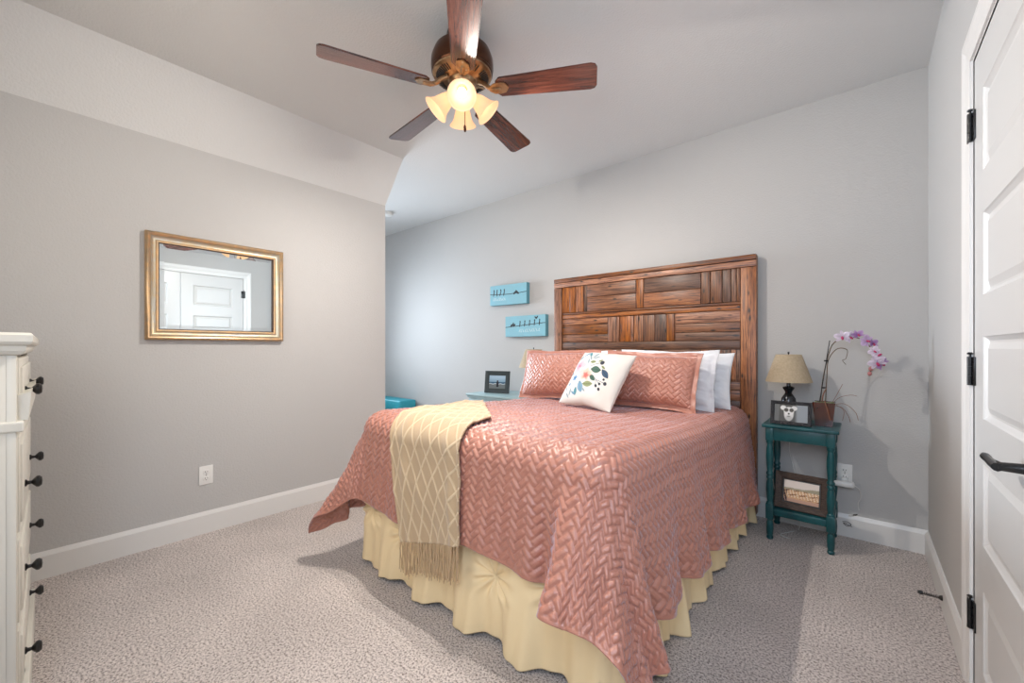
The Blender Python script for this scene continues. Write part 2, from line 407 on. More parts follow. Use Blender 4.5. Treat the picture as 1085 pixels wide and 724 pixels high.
# ceiling: flat slab, and the sloped piece rising from the left wall
struct(MB().box(WINX - 0.14, RX + 0.12, BACK - 0.12, BX + 0.12, H, H + 0.12).build('ceiling', M['ceiling'], smooth=False))
sx = -2.915
mb = MB()
v = [(LX, BACK, HL), (LX, BACK, H + 0.01), (sx, BACK, H + 0.01), (LX, YE, HL), (LX, YE, H + 0.01), (sx, YE + 0.03, H + 0.01)]
mb.quads(v, [(0, 1, 2), (3, 5, 4), (0, 2, 5, 3), (0, 3, 4, 1), (1, 4, 5, 2)])
struct(mb.build('ceiling_slope', M['ceiling'], smooth=False))

def baseboard(name, p0, p1, nrm, h=0.135, t=0.015):
    d = Vector((p1[0] - p0[0], p1[1] - p0[1], 0)); L = d.length; d.normalize(); n = Vector((nrm[0], nrm[1], 0))
    prof = [(0, 0), (t, 0), (t, h - 0.022), (t - 0.004, h - 0.012), (t - 0.009, h), (0, h)]
    mt = Matrix(((d.x, n.x, 0, p0[0]), (d.y, n.y, 0, p0[1]), (0, 0, 1, 0), (0, 0, 0, 1)))
    vs_ = []
    for a in (0, L):
        for (q, z) in prof: vs_.append(mt @ Vector((a, q, z)))
    k = len(prof)
    f = [tuple(range(k)), tuple(range(k, 2 * k))] + [(i, (i + 1) % k, k + (i + 1) % k, k + i) for i in range(k)]
    return struct(MB().quads(vs_, f).build(name, M['trim'], smooth=False))
baseboard('baseboard_left', (LX, BACK), (LX, YE + 0.015), (1, 0))
baseboard('baseboard_head', (WINX, BX), (RX, BX), (0, -1))
baseboard('baseboard_right', (RX, 2.153), (RX, BX - 0.015), (-1, 0))
baseboard('baseboard_alcove', (WINX, YE), (LX, YE), (0, 1))
baseboard('baseboard_back', (LX, BACK), (RX, BACK), (0, 1))

# ------------------------------------------------------------------ door casing and double closet doors
mb = MB()
pr = [(RX, 0), (RX - 0.008, 0), (RX - 0.010, .012), (RX - 0.012, .03), (RX - 0.009, .036), (RX - 0.015, .06), (RX - 0.017, .075), (RX - 0.016, .086), (RX, .086)]
k = len(pr); vs_ = []
for st_ in range(4):      # foot, mitre, mitre, foot
    for (x, q) in pr:
        y = (DY1 + 0.006 + q) if st_ < 2 else (DY0 - 0.006 - q)
        vs_.append((x, y, 0.0 if st_ in (0, 3) else DZ + 0.006 + q))
f = [tuple(range(k)), tuple(range(3 * k, 4 * k))]
for st_ in range(3): f += [(st_ * k + i, st_ * k + (i + 1) % k, (st_ + 1) * k + (i + 1) % k, (st_ + 1) * k + i) for i in range(k)]
mb.quads(vs_, f)
struct(mb.build('trim_1', M['trim'], smooth=False))
mb = MB()      # jamb
mb.box(RX - 0.001, RX + 0.12, DY1 - 0.0, DY1 + 0.02, 0, DZ); mb.box(RX - 0.001, RX + 0.12, DY0 - 0.02, DY0, 0, DZ)
mb.box(RX - 0.001, RX + 0.12, DY0 - 0.02, DY1 + 0.02, DZ, DZ + 0.02)
struct(mb.build('trim_2', M['trim'], smooth=False))

def door_leaf(name, ya, yb, hinge_far):
    """closed leaf in the right wall from ya to yb; five raised panels with moulded sticking"""
    xf = RX + 0.002; th = 0.035
    tops = [1.975, 1.585, 1.197, 0.800, 0.400]; hh = 0.258
    y0, y1 = ya + 0.002, yb - 0.003; pst = 0.128
    pa, pb = y0 + pst, y1 - pst
    mb = MB(); z0, z1 = 0.012, DZ - 0.004
    mb.box(xf, xf + th, y0, pa, z0, z1); mb.box(xf, xf + th, pb, y1, z0, z1)
    zs = [z1] + sum([[t, t - hh] for t in tops], []) + [z0]
    for i in range(0, len(zs), 2): mb.box(xf, xf + th, pa, pb, zs[i + 1], zs[i])
    for t in tops:      # recessed sticking ring and raised field
        b0 = t - hh
        def ring(d0, x0, d1, x1):
            A = [(x0, pa + d0, b0 + d0), (x0, pb - d0, b0 + d0), (x0, pb - d0, t - d0), (x0, pa + d0, t - d0)]
            B = [(x1, pa + d1, b0 + d1), (x1, pb - d1, b0 + d1), (x1, pb - d1, t - d1), (x1, pa + d1, t - d1)]
            mb.quads(A + B, [(i, (i + 1) % 4, 4 + (i + 1) % 4, 4 + i) for i in range(4)])
        ring(0, xf, 0.004, xf + 0.004); ring(0.004, xf + 0.004, 0.014, xf + 0.011); ring(0.014, xf + 0.011, 0.020, xf + 0.011); ring(0.020, xf + 0.011, 0.040, xf + 0.004)
        mb.box(xf + 0.004, xf + 0.03, pa + 0.040, pb - 0.040, b0 + 0.040, t - 0.040)
        mb.box(xf + 0.013, xf + 0.03, pa, pb, b0, t)
    return struct(mb.build(name, M['door'], smooth=False))
YM = (DY0 + DY1) / 2
d1 = door_leaf('door_1', YM, DY1, True)
d2 = door_leaf('door_2', DY0, YM, False)
def hinge(z, y, door):
    mb = MB()
    for k in range(3): mb.lathe([(0.0075, 0), (0.0075, 0.031)], (RX - 0.007, y, z - 0.048 + k * 0.032), 12)
    mb.lathe([(0.003, 0), (0.003, 0.008), (0.007, 0.009), (0.008, 0.013), (0.004, 0.016)], (RX - 0.007, y, z + 0.047), 12)
    mb.box(RX - 0.0022, RX + 0.002, y - 0.032, y - 0.004, z - 0.048, z + 0.048, 0.0008)
    mb.box(RX - 0.0125, RX - 0.0095, y + 0.004, y + 0.016, z - 0.048, z + 0.048, 0.0008)
    h = struct(mb.build('hinge', M['black'], door))
    s_ = MB()
    for dz in (-0.03, 0, 0.03): s_.lathe([(0.0035, 0), (0.003, 0.001)], n=10, mtx=Matrix.Translation((RX - 0.0025, y - 0.018 + (0.006 if dz == 0 else 0), z + dz)) @ Matrix.Rotation(-PI / 2, 4, 'Y'))
    struct(s_.build('screw', M['urn'], h))
for z in (1.905, 1.083, 0.262): hinge(z, DY1 + 0.004, d1)
def lever(y, sgn, door):
    z = 0.893; mb = MB()
    mb.lathe([(0.026, 0), (0.026, 0.006), (0.022, 0.010), (0.012, 0.014), (0.010, 0.05), (0.013, 0.056)], n=24, mtx=Matrix.Translation((RX + 0.002, y, z)) @ Matrix.Rotation(-PI / 2, 4, 'Y'))
    pts = [(RX - 0.056, y - sgn * 0.012, z), (RX - 0.056, y + sgn * 0.03, z), (RX - 0.056, y + sgn * 0.07, z), (RX - 0.056, y + sgn * 0.092, z + 0.001), (RX - 0.056, y + sgn * 0.106, z + 0.001), (RX - 0.056, y + sgn * 0.124, z + 0.004)]
    mb.tube(pts, [0.0095, 0.0095, 0.008, 0.0095, 0.009, 0.003], 12)
    struct(mb.build('door_handle', M['black'], door))
lever(YM + 0.062, 1, d1)

# ------------------------------------------------------------------ small fixtures
def outlet(name, label, origin, axis):
    # local: plate in XZ plane facing -Y
    t = thing(name, origin, label, 'outlet', rz={'-y': 0.0, '+x': PI / 2}[axis])
    MB().box(-0.036, 0.036, -0.006, 0.0, -0.058, 0.058, 0.003).build('plate', M['plastic'], t, local=True)
    for z in (0.020, -0.020):
        s_ = MB().box(-0.017, 0.017, -0.0085, -0.004, z - 0.015, z + 0.015, 0.004).build('socket', M['plastic'], t, local=True)
        h = MB(); h.box(-0.0075, -0.0050, -0.0092, -0.008, z - 0.003, z + 0.007); h.box(0.0050, 0.0075, -0.0092, -0.008, z - 0.002, z + 0.006)
        h.lathe([(0.0025, 0), (0.0025, 0.001)], n=10, mtx=Matrix.Translation((0, -0.0082, z - 0.009)) @ Matrix.Rotation(PI / 2, 4, 'X'))
        h.build('slot', M['slot'], s_, local=True)
    MB().lathe([(0.003, 0), (0.002, 0.001)], n=10, mtx=Matrix.Translation((0, -0.006, 0)) @ Matrix.Rotation(PI / 2, 4, 'X')).build('screw', M['urn'], t, local=True)
    return t
outlet('wall_outlet', 'white wall outlet below the gold-framed mirror', (LX, 0.722, 0.362), '+x')
outlet('wall_outlet', 'white wall outlet right of the teal table, with an adapter plugged in', (-0.075, BX, 0.385), '-y')
# vent / detector on alcove ceiling
t = thing('smoke_detector', (-4.22, 2.72, H), 'small white round smoke detector on the alcove ceiling', 'smoke detector')
MB().lathe([(0.0, -0.035), (0.045, -0.034), (0.055, -0.028), (0.062, -0.010), (0.062, 0.0)], (-4.22, 2.72, H), 24).build('body', M['plastic'], t)
MB().lathe([(0.0, -0.038), (0.014, -0.037), (0.016, -0.034)], (-4.20, 2.72, H), 16).build('button', M['trim'], t)
# door stop on the right baseboard
t = thing('door_stop', (RX - 0.015, 2.60, 0.06), 'black spring door stop sticking out of the right baseboard', 'door stop')
mb = MB(); X0 = RX - 0.015
mb.lathe([(0.012, 0), (0.010, 0.006), (0.006, 0.012)], n=16, mtx=Matrix.Translation((X0, 2.60, 0.06)) @ Matrix.Rotation(-PI / 2, 4, 'Y'))
sp = [(X0 - 0.01 - 0.05 * i / 90, 2.60 + 0.0055 * math.cos(i * 0.7), 0.06 + 0.0055 * math.sin(i * 0.7)) for i in range(91)]
mb.tube(sp, 0.0014, 5); mb.build('spring', M['black'], t)
MB().lathe([(0.0, 0), (0.008, 0.001), (0.009, 0.010), (0.006, 0.018), (0, 0.019)], n=14, mtx=Matrix.Translation((X0 - 0.060, 2.60, 0.06)) @ Matrix.Rotation(-PI / 2, 4, 'Y')).build('tip', M['black'], t)

# ------------------------------------------------------------------ mirror on the left wall
def frame_loft(mb, prof, w, h):
    """prof: list of (inset, depth); frame in local YZ plane, depth along +X"""
    k = len(prof); vs_ = []
    for cy, cz in ((-1, -1), (1, -1), (1, 1), (-1, 1)):
        for (ins, d) in prof: vs_.append((d, cy * (w / 2 - ins), cz * (h / 2 - ins)))
    f = []
    for c in range(4):
        n = (c + 1) % 4
        for i in range(k - 1): f.append((c * k + i, c * k + i + 1, n * k + i + 1, n * k + i))
    mb.quads(vs_, f)
MC = (LX, 0.797, 1.5225); MW, MH = 0.735, 0.628
t = thing('wall_mirror', (LX, 0.797, 1.5225 - MH / 2), 'rectangular mirror in a wide gold and silver frame on the left wall', 'mirror')
t.location = MC
mb = MB(); frame_loft(mb, [(0.0, 0.0), (0.0, 0.030), (0.004, 0.040), (0.012, 0.043), (0.020, 0.038), (0.024, 0.032)], MW, MH); mb.build('outer_frame', M['gold'], t, local=True, angle=50)
mb = MB(); frame_loft(mb, [(0.024, 0.032), (0.030, 0.024), (0.040, 0.020), (0.047, 0.022)], MW, MH); mb.build('inner_frame', M['silver'], t, local=True, angle=50)
mb = MB(); frame_loft(mb, [(0.047, 0.022), (0.052, 0.026), (0.060, 0.024)], MW, MH); mb.build('gold_bead', M['gold'], t, local=True, angle=50)
mb = MB(); frame_loft(mb, [(0.060, 0.024), (0.064, 0.020), (0.067, 0.002)], MW, MH); mb.build('inner_lip', M['darklip'], t, local=True, angle=50)
mb = MB(); gw, gh = MW - 0.13, MH - 0.13; bv = 0.022
vs_ = [(0.012, -gw / 2, -gh / 2), (0.012, gw / 2, -gh / 2), (0.012, gw / 2, gh / 2), (0.012, -gw / 2, gh / 2)]
vs_ += [(0.0135, -gw / 2 + bv, -gh / 2 + bv), (0.0135, gw / 2 - bv, -gh / 2 + bv), (0.0135, gw / 2 - bv, gh / 2 - bv), (0.0135, -gw / 2 + bv, gh / 2 - bv)]
mb.quads(vs_, [(0, 1, 5, 4), (1, 2, 6, 5), (2, 3, 7, 6), (3, 0, 4, 7), (4, 5, 6, 7)])
g = mb.build('mirror_glass', M['mirror'], t, local=True, smooth=False); g.rotation_euler[2] = 0.0165
MB().box(0.0005, 0.003, -MW / 2 + .02, MW / 2 - .02, -MH / 2 + .02, MH / 2 - .02).build('backing', M['darklip'], t, local=True)

# ------------------------------------------------------------------ tall chest of drawers at the left
DX0, DX1, DF, DB, DT = -2.68, -1.80, -0.004, -0.50, 1.20
t = thing('chest_of_drawers', ((DX0 + DX1) / 2, (DF + DB) / 2, 0), 'tall cream painted chest of drawers with black knobs at the left edge', 'chest of drawers')
mb = MB()
mb.box(DX0, DX1, DB, DF - 0.022, 0.02, 1.150, 0.004)
for xx in (DX0, DX1 - 0.05):
    mb.box(xx, xx + 0.05, DF - 0.03, DF - 0.008, 0.02, 1.150, 0.003)
mb.build('body', M['white_wood'], t)
mb = MB()
pr = [(0.0, 1.140), (0.010, 1.143), (0.016, 1.152), (0.018, 1.166), (0.026, 1.171), (0.030, 1.178), (0.030, 1.196), (0.026, 1.203)]
n0 = len(pr)
rings = []
for (o_, z) in pr: rings.append([(DX0 - o_, DB, z), (DX1 + o_, DB, z), (DX1 + o_, DF - 0.008 + o_, z), (DX0 - o_, DF - 0.008 + o_, z)])
vs_ = sum(rings, []); f = []
for i in range(n0 - 1):
    for c in range(4): f.append((i * 4 + c, i * 4 + (c + 1) % 4, i * 4 + 4 + (c + 1) % 4, i * 4 + 4 + c))
f += [(0, 1, 2, 3), tuple((n0 - 1) * 4 + c for c in range(4))]
mb.quads(vs_, f); mb.build('top', M['white_wood'], t, smooth=False)
mb = MB(); o_ = 0.014      # waist moulding between the top drawer and the rest
mb.box(DX0 - 0.008, DX1 + 0.008, DB, DF + 0.006, 0.925, 0.955, 0.005)
mb.quads([(DX0 + 0.03, DF - 0.02, 0.955), (DX1 - 0.03, DF - 0.02, 0.955), (DX1 - 0.03, DF + 0.013, 0.955), (DX0 + 0.03, DF + 0.013, 0.955),
          (DX0 + 0.03, DF - 0.02, 1.02), (DX1 - 0.03, DF - 0.02, 1.02), (DX1 - 0.03, DF + 0.018, 1.035), (DX0 + 0.03, DF + 0.018, 1.035)],
         [(0, 1, 2, 3), (4, 5, 6, 7), (0, 1, 5, 4), (1, 2, 6, 5), (2, 3, 7, 6), (3, 0, 4, 7)])
mb.build('waist_moulding', M['white_wood'], t, smooth=False)
mb = MB(); mb.box(DX0 - 0.006, DX1 + 0.006, DB, DF + 0.012, 0.0, 0.34 - 0.20, 0.004); mb.build('plinth', M['white_wood'], t)
def chest_knob(x, z, y, parent):
    mb = MB(); mt = Matrix.Translation((x, y, z)) @ Matrix.Rotation(-PI / 2, 4, 'X')
    mb.lathe([(0.010, 0), (0.011, 0.003), (0.006, 0.007), (0.005, 0.014), (0.010, 0.018), (0.017, 0.024), (0.018, 0.030), (0.013, 0.036), (0, 0.038)], n=20, mtx=mt)
    mb.build('knob', M['black'], parent)
for (z0, z1, kz) in ((0.985, 1.130, 1.030), (0.625, 0.905, 0.735), (0.365, 0.605, 0.470), (0.150, 0.345, 0.207)):
    dr = MB().box(DX0 + 0.055, DX1 - 0.055, DF - 0.03, DF - 0.004, z0, z1, 0.006).box(DX0 + 0.08, DX1 - 0.08, DF - 0.01, DF + 0.0015, z0 + 0.025, z1 - 0.025, 0.004).build('drawer', M['white_wood'], t)
    for x in (-2.01, -2.47): chest_knob(x, kz, DF + 0.001, dr)
t.rotation_euler[2] = -0.022

# ------------------------------------------------------------------ bed
bed = thing('bed', (-1.335, 2.15, 0), 'queen bed with a tall reclaimed plank headboard against the far wall', 'bed')
XL, XR, YF, YH, R0 = -2.095, -0.575, 1.165, 3.13, 0.105
def topz(v): 
    s_ = np.clip((v - 1.25) / 1.3, 0, 1); return 0.812 - 0.052 * s_ * s_ * (3 - 2 * s_)
MB().box(XL + .03, XR - .03, YF + .04, YH, 0.44, 0.735, 0.05, 4).build('mattress', M['mattress'], bed)
MB().box(XL + .03, XR - .03, YF + .04, YH, 0.19, 0.44, 0.02, 3).build('box_spring', M['mattress'], bed)
mb = MB()
mb.box(XL + .05, XL + .09, YF + .08, YH, 0.15, 0.19); mb.box(XR - .09, XR - .05, YF + .08, YH, 0.15, 0.19)
mb.box(XL + .05, XR - .05, YF + .08, YF + .12, 0.15, 0.19)
mb.build('frame', M['black'], bed)
for x in (XL + .09, XR - .09):
    for y in (YF + .16, YH - .1): MB().lathe([(0.022, 0.0), (0.022, 0.02), (0.014, 0.03), (0.014, 0.15)], (x, y, 0), 12).build('leg', M['black'], bed)
# headboard
HX0, HX1, HZ, HYF, HYB = -2.186, -0.536, 1.80, 3.185, 3.250
hb = MB().box(HX0 + 0.003, HX1 - 0.003, HYF + 0.018, HYB, 0.03, HZ - 0.003, 0.002).build('headboard', M['plank_frame'], bed)
def plank(x0, x1, z0, z1, yf, m, vertical, name='plank'):
    """board with its own origin; local X runs along the grain"""
    c = Vector(((x0 + x1) / 2, yf, (z0 + z1) / 2)); w = x1 - x0; h = z1 - z0; g = 0.0022
    mb = MB(); L_, Wd = (h, w) if vertical else (w, h)
    mb.box(-L_ / 2 + g, L_ / 2 - g, 0, HYF + 0.02 - yf, -Wd / 2 + g, Wd / 2 - g, 0.0022, 2)
    o = mb.build(name, m, None, local=True); o.parent = hb; o.location = c - wloc(hb)
    if vertical: o.rotation_euler = (0, PI / 2, 0)
    return o
PF = M['plank_frame']; PP = M['plank']
plank(HX0, HX1, 1.762, HZ, HYF - 0.009, PP, False, 'top_rail'); plank(HX0, HX1, 1.716, 1.762, HYF - 0.007, PP, False, 'top_rail')
plank(HX0, -2.100, 0.03, 1.716, HYF - 0.006, PP, True, 'side_stile'); plank(-0.634, HX1, 0.03, 1.716, HYF - 0.006, PP, True, 'side_stile')
XA, XB = -2.100, -0.634
def hrow(z0, z1, segs, yf):
    for (x0, x1, kind, n) in segs:
        if kind == 'h':
            hs = [random.uniform(.8, 1.2) for _ in range(n)]; T = sum(hs); z = z0
            for q in hs:
                plank(x0, x1, z, z + (z1 - z0) * q / T, yf + random.uniform(-.002, .002), PP, False); z += (z1 - z0) * q / T
        else:
            cuts = n if isinstance(n, list) else [x0 + (x1 - x0) * i / n for i in range(n + 1)]
            for a, b in zip(cuts[:-1], cuts[1:]): plank(a, b, z0, z1, yf + random.uniform(-.003, .002), PP, True)
rowA = [(XA, -1.841, 'v', [XA, -2.024, -1.958, -1.904, -1.872, -1.841]), (-1.841, -1.389, 'h', 2), (-1.389, -1.327, 'v', 1), (-1.327, -0.893, 'h', 2),
        (-0.893, XB, 'v', [-0.893, -0.829, -0.75, -0.695, -0.66, XB])]
rowB = [(XA, -1.639, 'h', 3), (-1.639, -1.081, 'v', [-1.639, -1.562, -1.534, -1.433, -1.410, -1.371, -1.327, -1.234, -1.144, -1.081]), (-1.081, XB, 'h', 3)]
hrow(1.482, 1.716, rowA, HYF + 0.004)
plank(XA, XB, 1.462, 1.482, HYF - 0.001, PP, False, 'cross_rail'); plank(XA, XB, 1.425, 1.462, HYF - 0.001, PP, False, 'cross_rail')
hrow(1.212, 1.425, rowB, HYF + 0.004)
plank(XA, XB, 1.150, 1.212, HYF - 0.001, PP, False, 'cross_rail')
hrow(0.925, 1.150, rowA, HYF + 0.004)
plank(XA, XB, 0.865, 0.925, HYF - 0.001, PP, False, 'cross_rail')
hrow(0.640, 0.865, rowB, HYF + 0.004)
plank(XA, XB, 0.03, 0.640, HYF - 0.001, PP, False, 'cross_rail')

# bed skirt: one cloth running left side, foot, right side
def bed_skirt():
    inx = 0.015
    cr = 0.035
    path = []; x0, x1, yf = XL + inx, XR - inx, YF + inx + 0.01
    for y in np.linspace(YH - 0.02, yf + cr, 240): path.append((x0, y, -1, 0))
    for a in np.linspace(0, PI / 2, 12): path.append((x0 + cr - cr * math.cos(a), yf + cr - cr * math.sin(a), -math.cos(a), -math.sin(a)))
    for x in np.linspace(x0 + cr, x1 - cr, 300): path.append((x, yf, 0, -1))
    for a in np.linspace(0, PI / 2, 12): path.append((x1 - cr + cr * math.sin(a), yf + cr - cr * math.cos(a), math.sin(a), -math.cos(a)))
    for y in np.linspace(yf + cr, YH - 0.02, 300): path.append((x1, y, 1, 0))
    path = np.array(path); n = len(path)
    sl = np.concatenate([[0], np.cumsum(np.linalg.norm(np.diff(path[:, :2], axis=0), axis=1))])
    nz = 90; tz = np.linspace(0, 1, nz)
    SS, TT = np.meshgrid(sl, tz, indexing='ij')
    foot0 = sl[240]; fs = SS - foot0                       # position along the foot
    Z = 0.46 * (1 - TT)
    full = TT ** 1.1
    side = np.clip(np.maximum(-fs - 0.02, fs - 1.50) / 0.05, 0, 1)
    off = (0.012 * np.sin(SS * 2 * PI / 0.27 + 0.6 * np.sin(SS * 3.1)) + 0.007 * np.sin(SS * 2 * PI / 0.093 + 2 * TT)) * full
    off += side * full * 0.026 * (np.sin(SS * 2 * PI / 0.26 + 1.3 * np.sin(SS * 2.3)) + 0.5 * np.sin(SS * 2 * PI / 0.14 + 1.2 + np.sin(SS * 5)))
    off += 0.022 * full + side * .010 * full
    hem = 0.012 * (1 + np.sin(SS * 2 * PI / 0.235 + 1.0)) * side + 0.010 * (1 + np.sin(SS * 2 * PI / 0.31)) * (1 - side)
    # pinch pleats: knots from which creases radiate, cloth ballooning between them
    pts = [(0.11, 0.30), (0.41, 0.245), (0.71, 0.30), (1.0, 0.245), (1.28, 0.30)]
    for i, (ps, pz) in enumerate(pts):
        dx = fs - ps; dz = Z - pz; r = np.sqrt(dx * dx + dz * dz) + 1e-4; a = np.arctan2(dz, dx)
        off -= 0.020 * np.exp(-(r / 0.045) ** 2) * (1 - side)
        off += 0.011 * np.cos(9 * a + i) * np.exp(-((r - 0.05) / 0.055) ** 2) * (1 - side)
        hang = np.exp(-((fs - ps) / 0.10) ** 2) * np.clip((pz - Z) / 0.25, 0, 1)
        off -= 0.020 * hang * (1 - side)
    for ps in (0.26, 0.56, 0.86, 1.14):
        off += 0.030 * np.exp(-((fs - ps) / 0.10) ** 2) * np.clip((0.36 - Z) / 0.36, 0, 1) ** 0.8 * (1 - side)
        hem += 0.0
    Zf = 0.46 - (0.46 - 0.006 - hem) * TT
    P = np.stack([path[:, 0][:, None] + path[:, 2][:, None] * off, path[:, 1][:, None] + path[:, 3][:, None] * off, Zf], -1)
    o = grid_mesh('bed_skirt', P, M['skirt'], origin=((XL + XR) / 2, YF, 0))
    solid(o, 0.002, 0)
    return o
tag(bed_skirt(), 'cream pinch-pleated bed skirt hanging to the carpet under the rose quilt', 'bed skirt')

# quilt drape mapping (flat cloth coordinates u, v -> 3D)
SS_, SF_ = 0.625, 0.515      # arc lengths beyond the mattress inset on the sides and the foot
IX0, IX1, IY0 = XL + R0, XR - R0, YF + R0
ARC = PI / 2 * R0
def drape(u, v, lift=0.0, raw=False, sgn=1):
    u = np.asarray(u, float); v = np.asarray(v, float)
    px = np.clip(u, IX0, IX1); py = np.maximum(v, IY0)
    dx, dy = u - px, v - py; s = np.hypot(dx, dy); sd = np.where(s < 1e-9, 1, s)
    ex, ey = dx / sd, dy / sd
    left = u < (IX0 + IX1) / 2
    phi = np.arctan2(np.abs(dx), np.abs(dy) + 1e-12)          # 0 = foot, pi/2 = side
    corner = (np.abs(dx) > 1e-9) & (np.abs(dy) > 1e-9)
    sarc = np.minimum(s, ARC); t = np.maximum(s - ARC, 0)
    c2 = np.sin(2 * phi) ** 2 * corner
    valley = np.exp(-((phi - 0.86) / 0.17) ** 2)
    lobR = 0.36 * c2 * (1 - 0.50 * valley) + 0.05 * np.sin(6 * phi) ** 2 * corner + 0.36 * np.exp(-(phi / 0.40) ** 2) * corner
    lobL = 0.35 * c2 ** 1.2 + 0.05 * np.sin(6 * phi) ** 2 * corner
    lob = np.where(left, lobL, lobR)
    onside = np.abs(ex)
    wave_s = 0.060 * np.sin(v * 2 * PI / 0.36 + 1.0) + 0.030 * np.sin(v * 2 * PI / 0.17)
    wave_f = 0.035 * np.sin(u * 2 * PI / 0.42 + 0.5) + 0.015 * np.sin(u * 2 * PI / 0.19)
    tt = np.clip(t / 0.5, 0, 1.3)
    flare = (0.13 + wave_s * tt) * onside ** 2 + (0.13 + wave_f * tt) * (1 - onside ** 2)
    q_ = np.clip((u - (IX1 - 0.115)) / 0.075, 0, 1); bf = 0.36 * q_ * q_ * (3 - 2 * q_) - 0.12 * np.exp(-((u - (IX1 - 0.15)) / 0.035) ** 2)
    flare = flare + bf * (u <= IX1) * (~left) * (1 - onside ** 2)
    g = np.clip(flare + lob, 0.0, 0.95)
    hout = t * np.sin(np.arctan(g)); hdn = t * np.cos(np.arctan(g))
    out = R0 * np.sin(sarc / R0) + hout; dn = R0 * (1 - np.cos(sarc / R0)) + hdn
    tz = topz(py)
    und = 0.004 * snoise(u * 9, v * 9, 3) + 0.003 * snoise(u * 22, v * 22, 9)
    P = np.stack([px + ex * out, py + ey * out, tz - dn + und * (1 - np.clip(s / ARC, 0, 1))], -1)
    wr = 0.006 * snoise(u * 14 + v * 5, v * 12, 21) * np.clip(t / 0.2, 0, 1)
    if raw: return P
    n = normals(P) * sgn
    return P + n * (lift + wr)[..., None]
def quilt():
    st = 0.0041
    us = np.arange(IX0 - SS_, IX1 + SS_ + st / 2, st); vs2 = np.arange(IY0 - SF_, YH - 0.01, st)
    U, V = np.meshgrid(us, vs2, indexing='ij')
    # wavy hem: stretch the cloth towards its edge a little
    a = (U + V) / math.sqrt(2); b = (V - U) / math.sqrt(2)
    hgt, hz = herring(a, b, 0.0255, 2)
    edge = np.minimum(np.minimum(U - us[0], us[-1] - U), V - vs2[0])
    bind = np.clip(edge / 0.014, 0, 1)
    hgt = np.where(edge < 0.014, 0.75, hgt)
    tilt = np.where(hz, 1, -1) * 0.0
    lift = 0.0088 * hgt * (1 + 0.25 * snoise(U * 25, V * 25, 14)) + 0.0011 * snoise(a * 150, b * 60, 4) * hgt
    # hem scallops: the arc length on the side and foot varies along the edge
    Ub = np.where(U > IX1, IX1 + (U - IX1) * (1 + 0.035 * np.sin(V * 2 * PI / 0.36 + 1.8) + 0.02 * np.sin(V * 17)), U)
    Vb = np.where(V < IY0, IY0 - (IY0 - V) * (1 + 0.03 * np.sin(U * 7 + 0.3)), V)
    qq = np.clip((U - (IX1 - 0.13)) / 0.10, 0, 1); qq = qq * qq * (3 - 2 * qq) * np.clip((IX1 + 0.35 - U) / 0.3, 0, 1)
    Vb = np.where(Vb < IY0, IY0 - (IY0 - Vb) * (1 + 0.06 * qq), Vb)
    P = drape(Ub, Vb, lift)
    o = grid_mesh('quilt', P, M['quilt'], origin=((XL + XR) / 2, (YF + YH) / 2, 0.75))
    solid(o, 0.006, -1)
    return o
tag(quilt(), 'dusty rose satin quilt with raised herringbone stitching spread over the bed', 'quilt')

